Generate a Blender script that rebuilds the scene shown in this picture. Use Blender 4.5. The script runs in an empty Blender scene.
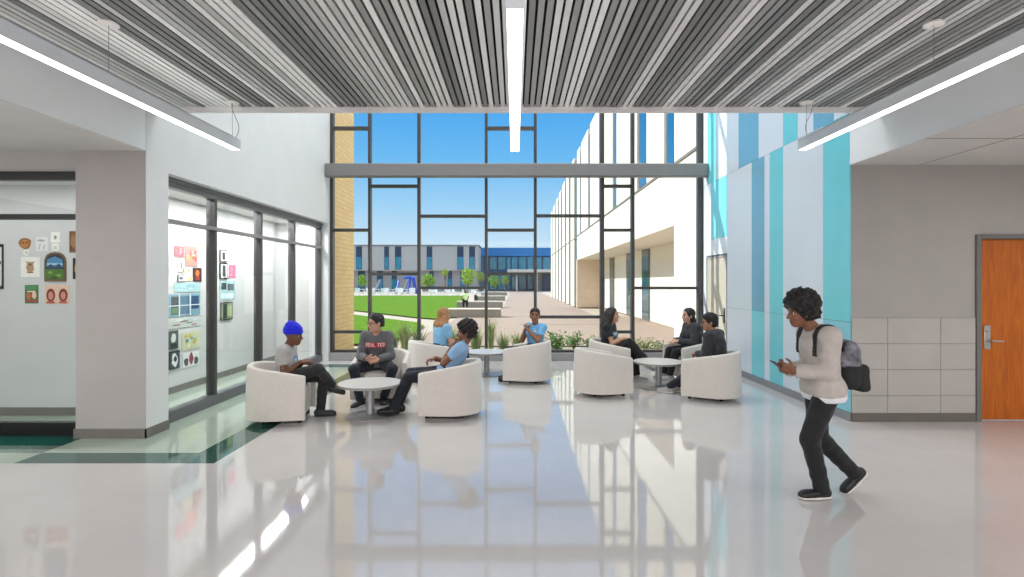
import bpy, math, random
import numpy as np
from mathutils import Vector, Matrix
from mathutils.bvhtree import BVHTree

SC = bpy.context.scene
COL = SC.collection
PI = math.pi
F, VX, VY, EYE = 550.0, 515.0, 282.0, 1.63      # focal length (px), vanishing point (px), eye height (m)


def pt(x, y, Y):
    """world point seen at pixel (x, y) at distance Y"""
    return Vector(((x - VX) / F * Y, Y, EYE - (y - VY) / F * Y))


def lin(c):
    c = c / 255.0
    return c / 12.92 if c <= 0.04045 else ((c + 0.055) / 1.055) ** 2.4


def rgb(r, g, b):
    return (lin(r), lin(g), lin(b), 1.0)


# ------------------------------------------------------------------ materials
def mat(name, col, rough=0.5, var=0.06, scale=8.0, spec=0.5, bump=0.0, bscale=60.0, metal=0.0, stretch=None, sheen=0.0):
    m = bpy.data.materials.new(name)
    m.use_nodes = True
    nt = m.node_tree
    b = nt.nodes['Principled BSDF']
    b.inputs['Roughness'].default_value = rough
    b.inputs['Specular IOR Level'].default_value = spec
    b.inputs['Metallic'].default_value = metal
    if sheen:
        b.inputs['Sheen Weight'].default_value = sheen
    tc = nt.nodes.new('ShaderNodeTexCoord')
    src = tc.outputs['Object']
    if stretch:
        mp = nt.nodes.new('ShaderNodeMapping')
        mp.inputs['Scale'].default_value = stretch
        nt.links.new(src, mp.inputs['Vector'])
        src = mp.outputs['Vector']
    n = nt.nodes.new('ShaderNodeTexNoise')
    n.inputs['Scale'].default_value = scale
    n.inputs['Detail'].default_value = 4
    nt.links.new(src, n.inputs['Vector'])
    r = nt.nodes.new('ShaderNodeValToRGB')
    c = rgb(*col)
    r.color_ramp.elements[0].position = 0.3
    r.color_ramp.elements[1].position = 0.7
    r.color_ramp.elements[0].color = tuple(max(0, v * (1 - var)) for v in c[:3]) + (1,)
    r.color_ramp.elements[1].color = tuple(min(1, v * (1 + var)) for v in c[:3]) + (1,)
    nt.links.new(n.outputs['Fac'], r.inputs['Fac'])
    nt.links.new(r.outputs['Color'], b.inputs['Base Color'])
    if bump:
        n2 = nt.nodes.new('ShaderNodeTexNoise')
        n2.inputs['Scale'].default_value = bscale
        n2.inputs['Detail'].default_value = 3
        nt.links.new(src, n2.inputs['Vector'])
        bp = nt.nodes.new('ShaderNodeBump')
        bp.inputs['Strength'].default_value = bump
        bp.inputs['Distance'].default_value = 0.01
        nt.links.new(n2.outputs['Fac'], bp.inputs['Height'])
        nt.links.new(bp.outputs['Normal'], b.inputs['Normal'])
    return m


def mat_wood(name, c1, c2, rough=0.35):
    m = mat(name, c1, rough, 0.05, 3)
    nt = m.node_tree
    b = nt.nodes['Principled BSDF']
    tc = nt.nodes.new('ShaderNodeTexCoord')
    mp = nt.nodes.new('ShaderNodeMapping')
    mp.inputs['Scale'].default_value = (9, 9, 0.55)
    n = nt.nodes.new('ShaderNodeTexNoise')
    n.inputs['Scale'].default_value = 3.5
    n.inputs['Detail'].default_value = 8
    n.inputs['Distortion'].default_value = 1.6
    r = nt.nodes.new('ShaderNodeValToRGB')
    r.color_ramp.elements[0].position = 0.32
    r.color_ramp.elements[1].position = 0.68
    r.color_ramp.elements[0].color = rgb(*c2)
    r.color_ramp.elements[1].color = rgb(*c1)
    nt.links.new(tc.outputs['Object'], mp.inputs['Vector'])
    nt.links.new(mp.outputs['Vector'], n.inputs['Vector'])
    nt.links.new(n.outputs['Fac'], r.inputs['Fac'])
    nt.links.new(r.outputs['Color'], b.inputs['Base Color'])
    return m


def mat_brick(name, c1, c2, mortar, plane, w=0.2, h=0.067, rough=0.85):
    """coursed brick; plane 'yz' for faces along Y, 'xz' for faces along X"""
    m = bpy.data.materials.new(name)
    m.use_nodes = True
    nt = m.node_tree
    b = nt.nodes['Principled BSDF']
    b.inputs['Roughness'].default_value = rough
    tc = nt.nodes.new('ShaderNodeTexCoord')
    sp = nt.nodes.new('ShaderNodeSeparateXYZ')
    cb = nt.nodes.new('ShaderNodeCombineXYZ')
    nt.links.new(tc.outputs['Object'], sp.inputs[0])
    nt.links.new(sp.outputs['Y' if plane == 'yz' else 'X'], cb.inputs['X'])
    nt.links.new(sp.outputs['Z'], cb.inputs['Y'])
    k = nt.nodes.new('ShaderNodeTexBrick')
    k.inputs['Scale'].default_value = 1
    k.inputs['Brick Width'].default_value = w
    k.inputs['Row Height'].default_value = h
    k.inputs['Mortar Size'].default_value = 0.006
    k.inputs['Color1'].default_value = rgb(*c1)
    k.inputs['Color2'].default_value = rgb(*c2)
    k.inputs['Mortar'].default_value = rgb(*mortar)
    nt.links.new(cb.outputs[0], k.inputs['Vector'])
    nt.links.new(k.outputs['Color'], b.inputs['Base Color'])
    return m


def mat_emit(name, col, strength):
    m = bpy.data.materials.new(name)
    m.use_nodes = True
    nt = m.node_tree
    nt.nodes.clear()
    e = nt.nodes.new('ShaderNodeEmission')
    e.inputs['Color'].default_value = rgb(*col)
    e.inputs['Strength'].default_value = strength
    o = nt.nodes.new('ShaderNodeOutputMaterial')
    nt.links.new(e.outputs[0], o.inputs[0])
    return m


def mat_glass(name, tint, refl=1.0, rough=0.0):
    m = bpy.data.materials.new(name)
    m.use_nodes = True
    nt = m.node_tree
    nt.nodes.clear()
    t = nt.nodes.new('ShaderNodeBsdfTransparent')
    t.inputs['Color'].default_value = tint
    g = nt.nodes.new('ShaderNodeBsdfGlossy')
    g.inputs['Roughness'].default_value = rough
    fr = nt.nodes.new('ShaderNodeFresnel')
    fr.inputs['IOR'].default_value = 1.45
    mu = nt.nodes.new('ShaderNodeMath')
    mu.operation = 'MULTIPLY'
    mu.inputs[1].default_value = refl
    mx = nt.nodes.new('ShaderNodeMixShader')
    o = nt.nodes.new('ShaderNodeOutputMaterial')
    ge = nt.nodes.new('ShaderNodeNewGeometry')          # only the outer face of a sheet mirrors
    inv = nt.nodes.new('ShaderNodeMath')
    inv.operation = 'SUBTRACT'
    inv.inputs[0].default_value = 1.0
    nt.links.new(ge.outputs['Backfacing'], inv.inputs[1])
    m2 = nt.nodes.new('ShaderNodeMath')
    m2.operation = 'MULTIPLY'
    nt.links.new(fr.outputs[0], m2.inputs[0])
    nt.links.new(inv.outputs[0], m2.inputs[1])
    nt.links.new(m2.outputs[0], mu.inputs[0])
    nt.links.new(mu.outputs[0], mx.inputs[0])
    nt.links.new(t.outputs[0], mx.inputs[1])
    nt.links.new(g.outputs[0], mx.inputs[2])
    nt.links.new(mx.outputs[0], o.inputs[0])
    return m


_plain = {}


def flat(col, rough=0.6):
    k = (tuple(col), rough)
    if k not in _plain:
        _plain[k] = mat('paint_%d_%d_%d' % tuple(col), col, rough, 0.04, 12)
    return _plain[k]


# ------------------------------------------------------------------ mesh builder
class MB:
    def __init__(self):
        self.v, self.f, self.m = [], [], []

    def add(self, vs, fs, mi=0):
        o = len(self.v)
        self.v += [tuple(p) for p in vs]
        self.f += [tuple(i + o for i in f) for f in fs]
        self.m += [mi] * len(fs)

    def box(self, x0, x1, y0, y1, z0, z1, mi=0):
        vs = [(x, y, z) for z in (z0, z1) for y in (y0, y1) for x in (x0, x1)]
        self.add(vs, [(0, 2, 3, 1), (4, 5, 7, 6), (0, 1, 5, 4), (2, 6, 7, 3), (0, 4, 6, 2), (1, 3, 7, 5)], mi)
        return self

    def bbox(self, x0, x1, y0, y1, z0, z1, b=0.004, mi=0):
        """box with chamfered edges"""
        X, Y, Z = (x0, x1), (y0, y1), (z0, z1)
        idx, vs = {}, []
        for i in (0, 1):
            for j in (0, 1):
                for k in (0, 1):
                    sx, sy, sz = (1 if i == 0 else -1), (1 if j == 0 else -1), (1 if k == 0 else -1)
                    for a in range(3):
                        p = [X[i] + sx * b, Y[j] + sy * b, Z[k] + sz * b]
                        p[a] = (X[i], Y[j], Z[k])[a]
                        idx[(i, j, k, a)] = len(vs)
                        vs.append(tuple(p))
        fs = []
        for a in range(3):
            o1, o2 = (a + 1) % 3, (a + 2) % 3
            for s in (0, 1):
                q = []
                for (u, w) in ((0, 0), (1, 0), (1, 1), (0, 1)):
                    c = [0, 0, 0]
                    c[a], c[o1], c[o2] = s, u, w
                    q.append(idx[(c[0], c[1], c[2], a)])
                fs.append(tuple(q) if s else tuple(reversed(q)))
            for u in (0, 1):
                for w in (0, 1):
                    c0, c1 = [0, 0, 0], [0, 0, 0]
                    c0[o1] = c1[o1] = u
                    c0[o2] = c1[o2] = w
                    c1[a] = 1
                    q = (idx[(*c0, o1)], idx[(*c1, o1)], idx[(*c1, o2)], idx[(*c0, o2)])
                    fs.append(q if (u ^ w) else tuple(reversed(q)))
        for i in (0, 1):
            for j in (0, 1):
                for k in (0, 1):
                    q = (idx[(i, j, k, 0)], idx[(i, j, k, 1)], idx[(i, j, k, 2)])
                    fs.append(q if (i + j + k) % 2 == 1 else tuple(reversed(q)))
        self.add(vs, fs, mi)
        return self

    def quad(self, a, b, c, d, mi=0):
        self.add([a, b, c, d], [(0, 1, 2, 3)], mi)
        return self

    def tube(self, pts, rads, n=10, mi=0, caps=True):
        pts = [Vector(p) for p in pts]
        if not hasattr(rads, '__len__'):
            rads = [rads] * len(pts)
        rings, up = [], None
        for i, p in enumerate(pts):
            d = (pts[min(i + 1, len(pts) - 1)] - pts[max(i - 1, 0)]).normalized()
            if up is None:
                up = Vector((0, 0, 1)) if abs(d.z) < 0.9 else Vector((1, 0, 0))
            a = d.cross(up).normalized()
            up = a.cross(d).normalized()
            rings.append([p + (a * math.cos(t) + up * math.sin(t)) * rads[i] for t in [2 * PI * k / n for k in range(n)]])
        vs = [q for r in rings for q in r]
        fs = []
        for i in range(len(pts) - 1):
            for k in range(n):
                k2 = (k + 1) % n
                fs.append((i * n + k, i * n + k2, (i + 1) * n + k2, (i + 1) * n + k))
        if caps:
            fs.append(tuple(reversed(range(n))))
            fs.append(tuple((len(pts) - 1) * n + k for k in range(n)))
        self.add(vs, fs, mi)
        return self

    def lathe(self, prof, n=32, c=(0, 0, 0), mi=0):
        """prof: list of (radius, z), from bottom to top"""
        vs, fs = [], []
        for (r, z) in prof:
            for k in range(n):
                t = 2 * PI * k / n
                vs.append((c[0] + r * math.cos(t), c[1] + r * math.sin(t), c[2] + z))
        for i in range(len(prof) - 1):
            for k in range(n):
                k2 = (k + 1) % n
                fs.append((i * n + k, i * n + k2, (i + 1) * n + k2, (i + 1) * n + k))
        fs.append(tuple(reversed(range(n))))
        fs.append(tuple((len(prof) - 1) * n + k for k in range(n)))
        self.add(vs, fs, mi)
        return self

    def prism(self, poly, o, ux, uy, n, t, mi=0):
        """polygon (2-D list) in the plane o + x*ux + y*uy, extruded t along n"""
        o, ux, uy, n = Vector(o), Vector(ux), Vector(uy), Vector(n)
        k = len(poly)
        a = [o + ux * p[0] + uy * p[1] for p in poly]
        b = [q + n * t for q in a]
        fs = [tuple(range(k, 2 * k)), tuple(reversed(range(k)))]
        fs += [(i, (i + 1) % k, (i + 1) % k + k, i + k) for i in range(k)]
        self.add(a + b, fs, mi)
        return self

    def build(self, name, mats, parent=None, smooth=False, loc=None):
        me = bpy.data.meshes.new(name)
        me.from_pydata(self.v, [], self.f)
        mats = mats if isinstance(mats, (list, tuple)) else [mats]
        for m in mats:
            me.materials.append(m)
        me.polygons.foreach_set('material_index', self.m)
        if smooth:
            me.polygons.foreach_set('use_smooth', [True] * len(me.polygons))
            me.update()
            try:
                me.set_sharp_from_angle(angle=math.radians(40))
            except Exception:
                pass
        me.update()
        o = bpy.data.objects.new(name, me)
        COL.objects.link(o)
        if loc is not None:
            o.location = loc
        if parent is not None:
            o.parent = parent
        return o


def box(name, m, x0, x1, y0, y1, z0, z1, parent=None):
    return MB().box(x0, x1, y0, y1, z0, z1).build(name, m, parent)


def tag(o, label=None, cat=None, group=None, kind=None):
    if label:
        o['label'] = label
    if cat:
        o['category'] = cat
    if group:
        o['group'] = group
    if kind:
        o['kind'] = kind
    return o


def struct(o, label, cat):
    return tag(o, label, cat, None, 'structure')


def empty(name, loc=(0, 0, 0), rz=0.0):
    o = bpy.data.objects.new(name, None)
    o.empty_display_size = 0.1
    COL.objects.link(o)
    o.location = loc
    o.rotation_euler = (0, 0, rz)
    return o


KIDS = {}


def copy_tree(o, parent=None):
    c = o.copy()
    COL.objects.link(c)
    c.parent = parent
    for ch in [q for q in bpy.data.objects if q.parent == o]:
        copy_tree(ch, c)
    return c


def area(name, loc, sx, sy, power, rot=(0, 0, 0), col=(1, 0.99, 0.985)):
    l = bpy.data.lights.new(name, 'AREA')
    l.shape = 'RECTANGLE'
    l.size, l.size_y = sx, sy
    l.energy = power
    l.color = col
    o = bpy.data.objects.new(name, l)
    COL.objects.link(o)
    o.location = loc
    o.rotation_euler = rot
    return o


# ------------------------------------------------------------------ the room
WL, WR = -3.856, 3.92            # planes of the left and right walls
YP = 5.747                       # front of the left pier
YD = 6.44                        # right corridor wall with the wooden door
YW = 11.46                       # front of the curtain wall
TOP = 9.0

M_white = mat('wall_paint_white', (226, 227, 228), 0.6, 0.02, 3)
M_gray = mat('wall_paint_gray', (186, 183, 180), 0.6, 0.03, 3)
M_gray2 = mat('wall_paint_warm_gray', (168, 164, 160), 0.6, 0.03, 3)
M_soffit = mat('soffit_paint', (218, 217, 215), 0.7, 0.03, 3)
M_base = mat('rubber_base', (118, 114, 110), 0.5, 0.05, 10)
M_dark = mat('plenum_black', (10, 10, 11), 0.9, 0.1, 5)
M_frame = mat('dark_bronze_frame', (62, 60, 61), 0.4, 0.05, 12)
M_black = mat('black_frame', (16, 16, 17), 0.35, 0.05, 12)
M_graym = mat('gray_painted_steel', (146, 144, 144), 0.45, 0.04, 6)
M_sill = mat('gray_sill', (150, 150, 150), 0.45, 0.04, 6)
M_glass = mat_glass('clear_glazing', (0.96, 0.98, 0.98, 1), 0.22)
M_glass2 = mat_glass('interior_glazing', (0.95, 0.97, 0.97, 1), 1.0)


def mat_floor(name, col, rough=0.05, var=0.03):
    m = mat(name, col, rough, var, 1.3)
    nt = m.node_tree
    b = nt.nodes['Principled BSDF']
    tc = nt.nodes.new('ShaderNodeTexCoord')
    # faint joints of the 12-inch tile
    k = nt.nodes.new('ShaderNodeTexBrick')
    k.offset = 0
    k.inputs['Scale'].default_value = 1
    k.inputs['Brick Width'].default_value = 0.305
    k.inputs['Row Height'].default_value = 0.305
    k.inputs['Mortar Size'].default_value = 0.0012
    k.inputs['Color1'].default_value = (1, 1, 1, 1)
    k.inputs['Color2'].default_value = (0.975, 0.975, 0.975, 1)
    k.inputs['Mortar'].default_value = (0.93, 0.93, 0.93, 1)
    nt.links.new(tc.outputs['Object'], k.inputs['Vector'])
    mx = nt.nodes.new('ShaderNodeMix')
    mx.data_type = 'RGBA'
    mx.blend_type = 'MULTIPLY'
    mx.inputs['Factor'].default_value = 1
    src = b.inputs['Base Color'].links[0].from_socket
    nt.links.new(src, mx.inputs['A'])
    nt.links.new(k.outputs['Color'], mx.inputs['B'])
    nt.links.new(mx.outputs['Result'], b.inputs['Base Color'])
    n = nt.nodes.new('ShaderNodeTexNoise')
    n.inputs['Scale'].default_value = 5.0
    n.inputs['Detail'].default_value = 1
    nt.links.new(tc.outputs['Object'], n.inputs['Vector'])
    bp = nt.nodes.new('ShaderNodeBump')
    bp.inputs['Strength'].default_value = 0.06
    bp.inputs['Distance'].default_value = 0.004
    nt.links.new(n.outputs['Fac'], bp.inputs['Height'])
    nt.links.new(bp.outputs['Normal'], b.inputs['Normal'])
    b.inputs['Specular IOR Level'].default_value = 1.0
    return m


M_floor = mat_floor('polished_floor', (202, 197, 195))
M_fpale = mat_floor('floor_pale_green', (168, 182, 168))
M_fdark = mat_floor('floor_dark_green', (44, 84, 74))
M_fdeep = mat_floor('floor_deep_green', (6, 84, 72))
M_fmid = mat_floor('floor_gray_green', (104, 128, 116))

# floor: one mesh, its coloured fields cut into it
xs = [-9.5, -4.51, -3.01, -2.705, 9.5]
ys = [-7.0, 4.942, 5.246, 5.48, 5.82, 10.5, 10.9, 11.6]


def floor_field(x, y):
    if y < 4.942 or x > -2.705 or y > 10.9:
        return 0
    if x > -3.01:
        return 2
    if y > 10.5:
        return 2
    if x > -4.51:
        return 2 if y < 5.246 else 1
    return 1 if y < 5.246 else 4 if y < 5.48 else 3 if y < 5.82 else 1


fb = MB()
for i in range(len(xs) - 1):
    for j in range(len(ys) - 1):
        fb.quad((xs[i], ys[j], 0), (xs[i + 1], ys[j], 0), (xs[i + 1], ys[j + 1], 0), (xs[i], ys[j + 1], 0),
                floor_field((xs[i] + xs[i + 1]) / 2, (ys[j] + ys[j + 1]) / 2))
fl = fb.build('floor', [M_floor, M_fpale, M_fdark, M_fdeep, M_fmid])
struct(fl, 'polished light gray floor with green fields along the glazed gallery', 'floor')

# ceiling of gray slats with its black plenum and front fascia
random.seed(11)
TONES = [(128, 128, 128), (158, 158, 158), (200, 200, 200), (230, 229, 229), (252, 250, 250)]
M_slat = [mat('slat_gray_%s' % w, c, 0.55, 0.05, 2, stretch=(8, 0.4, 8)) for w, c in zip(('darkest', 'dark', 'middle', 'light', 'lightest'), TONES)]
M_fascia = mat('ceiling_fascia', (234, 231, 230), 0.5, 0.03, 4)
cb = MB()
YC = 5.88
x = WL + 0.01
tone, run = 2, 0
while x < WR - 0.05:
    if run <= 0:
        tone = random.choice([k for k in (0, 0, 1, 1, 2, 3, 3, 4) if k != tone])
        run = random.choice([1, 1, 2, 2, 3])
    run -= 1
    cb.box(x, x + 0.0425, -4.0, YC, 3.50, 3.522, tone)
    x += 0.0616
cb.box(WL, WR, -7.0, YC + 0.05, 3.53, 3.70, 5)                      # plenum
cb.box(WL, WR, YC, YC + 0.05, 3.45, 3.62, 6)                        # fascia
ce = cb.build('ceiling', M_slat + [M_dark, M_fascia])
struct(ce, 'ceiling of narrow gray slats in mixed tones running to the atrium', 'ceiling')

# side corridors' soffits, back shell, upper walls
sb = MB()
sb.box(-9.5, WL - 0.001, -7, YP, 3.0, 3.12)
sb.box(-9.5, -4.588, YP, 5.85, 3.0, 3.12)
sb.box(WR + 0.001, 9.5, -7, YD, 3.0, 3.12)
sb.box(WR + 2.2, WR + 2.206, -7, YD, 2.997, 3.0, 1)
sb.box(WR + 0.8, WR + 0.806, -7, YD, 2.997, 3.0, 1)
sb.box(-6.2, -6.194, -7, 5.85, 2.997, 3.0, 1)
sb.box(WR + 0.002, 9.5, YD - 1.2, YD - 1.194, 2.997, 3.0, 1)
s = sb.build('ceiling', [M_soffit, M_base])
struct(s, 'low plaster ceilings over the side corridors', 'ceiling')

s = box('wall_back', M_gray, -9.5, 9.5, -7.2, -7.0, 0, 3.7)
struct(s, 'gray wall closing the hall behind the viewer', 'wall')

lb = MB()
lb.box(WL - 0.18, WL, -7, YP, 3.004, 3.62, 2)                              # bulkhead over the corridor opening
lb.box(-4.587, WL, YP, 6.12, 0, TOP)                                  # pier
lb.box(-4.25, WL, 6.12, YW + 0.2, 2.84, TOP)                          # wall over the glazing
lb.box(-4.25, WL, 11.36, YW + 0.2, 0, 2.84)                           # jamb beside the curtain wall
lb.box(WL - 0.02, WL + 0.002, YP - 0.004, YP - 0.001, 3.0, 3.6, 1)    # joint of the bulkhead
s = lb.build('wall_left', [M_white, M_gray, mat('bulkhead_paint', (244, 247, 249), 0.5, 0.01, 2)])
struct(s, 'white left wall with a pier and a bulkhead over the corridor', 'wall')
M_pier = mat('pier_paint_gray', (177, 172, 170), 0.6, 0.03, 3)
s = box('trim_1', M_pier, -4.587, WL - 0.001, YP - 0.006, YP - 0.001, 0.0, 3.0)
struct(s, 'gray painted face of the left pier toward the hall', 'pier')

bb = MB()
bb.box(-4.6, WL + 0.012, YP - 0.02, YP - 0.007, 0, 0.098)
bb.box(WL, WL + 0.012, YP - 0.02, 6.12, 0, 0.098)
s = bb.build('baseboard_left', M_base)
struct(s, 'gray rubber baseboard around the left pier', 'baseboard')

# wall closing the ceiling edge above the atrium, and the atrium roof
ub = MB()
ub.box(-4.25, 4.2, YC - 0.25, YC + 0.04, 3.62, TOP)
ub.box(-4.3, 4.3, YC - 0.25, YW + 0.6, TOP, TOP + 0.2)
s = ub.build('wall_upper', M_white)
struct(s, 'white upper wall and roof of the two storey atrium', 'wall')
ob = MB()
ob.box(-9.7, -9.5, -7.2, 11.6, 0, 3.7)
ob.box(9.5, 9.7, -7.2, YD, 0, 3.7)
ob.box(-9.6, WL - 0.1, -7.2, 11.6, 3.1, 3.3)
ob.box(WR + 0.1, 9.6, -7.2, YD + 0.3, 3.1, 3.3)
s = ob.build('wall_outer', M_gray)
struct(s, 'outer walls and roofs of the side corridors', 'wall')

# ---- right wall: coloured panels
PW = rgb
M_pw = mat('panel_white', (220, 230, 240), 0.22, 0.015, 2)
M_pb = mat('panel_blue', (120, 178, 208), 0.22, 0.03, 2)
M_pt = mat('panel_teal', (122, 214, 226), 0.22, 0.03, 2)
M_pl = mat('panel_light_blue', (140, 206, 222), 0.22, 0.03, 2)
M_joint = mat('panel_joint', (96, 104, 112), 0.7, 0.03, 5)


def ypix(x):
    return WR * F / (x - VX)


wr = MB()
wr.box(WR + 0.014, WR + 0.3, YD + 0.03, 10.17, 0, TOP, 4)
wr.box(WR + 0.014, WR + 0.3, YD, YD + 0.03, 3.1, TOP, 4)
wr.box(WR + 0.014, WR + 0.3, 11.26, YW + 0.25, 0, TOP, 4)
wr.box(WR + 0.014, WR + 0.3, 10.17, 11.26, 2.13, TOP, 4)
wr.box(WR, WR + 0.18, -7, YD - 0.002, 3.004, 3.62, 5)                    # bulkhead over the corridor
J1, J2, G = 1.16, 3.614, 0.004


def panel(ya, yb, za, zb, mi):
    if za < 0.1:
        za = 0.1
    wr.bbox(WR, WR + 0.016, ya + G / 2, yb - G / 2, za + G / 2, zb - G / 2, 0.0015, mi)


E = [851.2, 823, 783, 769.6, 764.3, 751.6, 727.4]
YE = [YD] + [ypix(v) for v in E[1:6]] + [10.17]
midc = [2, 0, 2, 0, 1, 0]
lowc = [3, 0, 2, 0, 2, 0]
for i in range(6):
    panel(YE[i], YE[i + 1], J1, J2, midc[i])
    panel(YE[i], YE[i + 1], 0.0, J1, lowc[i])
panel(10.17, 11.0, 2.48, J2, 2)
panel(10.17, 11.26, 2.16, 2.48, 0)
panel(11.0, YW, 2.48, J2, 0)
panel(11.26, YW, 0.0, J1, 0)
panel(11.26, YW, J1, 2.48, 0)
UE = [YD, ypix(833.7), ypix(813.4), ypix(797.6), ypix(783), ypix(758.5), ypix(738.5), ypix(716.3), ypix(707.5), YW]
upc = [0, 1, 0, 2, 0, 1, 0, 2, 0]
for i in range(9):
    panel(UE[i], UE[i + 1], J2, 6.064, upc[i])
    panel(UE[i], UE[i + 1], 6.064, TOP, upc[(i + 3) % 9])
s = wr.build('wall_right', [M_pw, M_pb, M_pt, M_pl, M_joint, mat('bulkhead_white', (244, 247, 250), 0.5, 0.01, 2)])
struct(s, 'right wall clad in white, blue and teal panels', 'wall')
s = MB().box(WR - 0.012, WR, YD - 0.012, 10.13, 0, 0.1).box(WR - 0.012, WR, 11.3, YW, 0, 0.1).build('baseboard_right', mat('gray_base', (138, 142, 146), 0.5, 0.04, 8))
struct(s, 'gray baseboard under the coloured panels', 'baseboard')

# door in the panel wall
d2 = struct(empty('door_2', (WR, 10.17, 0)), 'beige gray door in the panel wall beside the windows', 'door')
M_d2 = mat('door_beige_gray', (186, 180, 168), 0.22, 0.03, 4)
MB().bbox(WR + 0.004, WR + 0.05, 10.20, 11.23, 0.01, 2.10, 0.003).build('door_slab', M_d2, d2).location = (-WR, -10.17, 0)
q = MB()
q.box(WR - 0.006, WR + 0.1, 10.17, 10.20, 0, 2.13).box(WR - 0.006, WR + 0.1, 11.23, 11.26, 0, 2.13).box(WR - 0.006, WR + 0.1, 10.17, 11.26, 2.10, 2.13)
q.build('door_frame', M_graym, d2).location = (-WR, -10.17, 0)
q = MB()
q.bbox(WR - 0.008, WR + 0.006, 10.27, 10.33, 0.86, 1.14, 0.003)
q.tube([(WR - 0.005, 10.3, 1.0), (WR - 0.06, 10.3, 1.0), (WR - 0.062, 10.42, 1.0)], 0.011, 8)
hd = q.build('door_handle', M_black, d2, True)
hd.location = (-WR, -10.17, 0)
tag(hd, 'black lever handle with a tall plate')

# ---- right corridor wall: paint, tile wainscot, wooden door
XJ = 5.386
wb = MB()
wb.box(WR + 0.016, XJ, YD, YD + 0.2, 0, 3.0)
wb.box(XJ, 6.42, YD, YD + 0.2, 2.18, 3.0)
wb.box(6.42, 9.5, YD, YD + 0.2, 0, 3.0)
s = wb.build('wall_corridor', M_gray2)
struct(s, 'warm gray corridor wall around the wooden door', 'wall')
M_tile = mat('wall_tile', (180, 176, 172), 0.3, 0.05, 3)
M_grout = mat('tile_grout', (150, 146, 142), 0.8, 0.03, 3)
tb = MB()
tb.box(WR + 0.016, XJ, YD - 0.006, YD, 0.0, 1.213, 1)
rows = [(0.096, 0.303), (0.303, 0.606), (0.606, 0.910), (0.910, 1.213)]
cols = [WR + 0.016, 4.356, 4.976, XJ]
for (z0, z1) in rows:
    for i in range(3):
        tb.bbox(cols[i] + 0.003, cols[i + 1] - 0.003, YD - 0.012, YD - 0.004, z0 + 0.003, z1 - 0.003, 0.0015)
s = tb.build('trim_2', [M_tile, M_grout])
struct(s, 'large gray wall tiles left of the wooden door', 'wall tile')
s = MB().bbox(WR + 0.016, XJ, YD - 0.022, YD - 0.012, 0, 0.096, 0.003).build('baseboard_corridor', mat('dark_gray_base', (108, 103, 98), 0.5, 0.05, 8))
struct(s, 'dark gray tile baseboard below the wall tiles', 'baseboard')

d1 = struct(empty('door_1', (XJ, YD, 0)), 'warm brown wooden door in a gray steel frame', 'door')
q = MB()
q.bbox(XJ, XJ + 0.055, YD - 0.03, YD + 0.15, 0, 2.185, 0.004)
q.bbox(6.365, 6.42, YD - 0.03, YD + 0.15, 0, 2.185, 0.004)
q.bbox(XJ + 0.055, 6.365, YD - 0.03, YD + 0.15, 2.135, 2.185, 0.004)
q.build('door_frame', mat('steel_frame_gray', (112, 110, 108), 0.45, 0.04, 6), d1).location = (-XJ, -YD, 0)
M_wood = mat_wood('door_wood', (200, 106, 16), (166, 82, 10), 0.5)
MB().bbox(XJ + 0.058, 6.362, YD + 0.03, YD + 0.075, 0.012, 2.132, 0.002).build('door_slab', M_wood, d1).location = (-XJ, -YD, 0)
hx, hz = 5.548, 0.99
q = MB()
q.bbox(hx - 0.04, hx + 0.04, YD + 0.018, YD + 0.031, hz - 0.15, hz + 0.13, 0.004)
q.tube([(hx, YD + 0.02, hz + 0.065), (hx, YD + 0.005, hz + 0.065)], 0.017, 14)
q.tube([(hx, YD + 0.02, hz - 0.05), (hx, YD - 0.045, hz - 0.05), (hx + 0.13, YD - 0.05, hz - 0.05)], [0.013, 0.012, 0.01], 10)
lk = q.build('door_handle', mat('satin_steel', (196, 194, 190), 0.3, 0.04, 8, metal=0.9), d1, True)
lk.location = (-XJ, -YD, 0)
tag(lk, 'satin steel lever handle with lock plate')

# ---- left: storefront of the gallery (window_3), side glazing (window_2)
w3 = struct(empty('window_3', (-4.587, 5.85, 0)), 'black framed glass front of the art gallery at far left', 'window')
q = MB()
q.box(-9.5, -4.588, 5.82, 5.90, 0, 0.14).box(-9.5, -4.588, 5.82, 5.90, 2.71, 2.80).box(-9.5, -4.588, 5.82, 5.90, 2.295, 2.35)
q.box(-4.62, -4.588, 5.82, 5.90, 0, 2.8).box(-6.9, -6.85, 5.82, 5.90, 0, 2.8)
q.build('window_frame', M_black, w3).location = (4.587, -5.85, 0)
q = MB()
for (za, zb) in ((0.14, 2.295), (2.35, 2.71)):
    q.box(-6.85, -4.62, 5.855, 5.863, za, zb)
    q.box(-9.5, -6.9, 5.855, 5.863, za, zb)
q.build('pane', M_glass2, w3).location = (4.587, -5.85, 0)
s = box('wall_header', M_gray, -9.5, -4.588, 5.85, 5.95, 2.80, 3.1)
struct(s, 'gray header above the gallery glass', 'wall')

w2 = struct(empty('window_2', (-4.0, 6.12, 0)), 'tall interior glazing with gray frames along the left wall', 'window')
q = MB()
q.box(-4.10, -3.98, 6.12, 11.36, 0, 0.13)
q.box(-4.10, -3.965, 6.12, 11.36, 2.79, 2.84).box(-4.10, -3.985, 6.12, 11.36, 2.73, 2.79)
q.build('window_sill', mat('gray_frame', (96, 98, 102), 0.4, 0.04, 8), w2).location = (4.0, -6.12, 0)
q = MB().box(-4.07, -3.975, 6.12, 11.36, 2.315, 2.36)
q.build('transom_bar', M_graym, w2).location = (4.0, -6.12, 0)
for yc in (7.33, 8.66, 9.96, 11.30):
    q = MB().box(-4.10, -3.985, yc - 0.03, yc + 0.03, 0.13, 2.73)
    q.build('mullion', M_frame, w2).location = (4.0, -6.12, 0)
q = MB()
ed = [6.12, 7.30, 7.36, 8.63, 8.69, 9.93, 9.99, 11.27]
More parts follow.
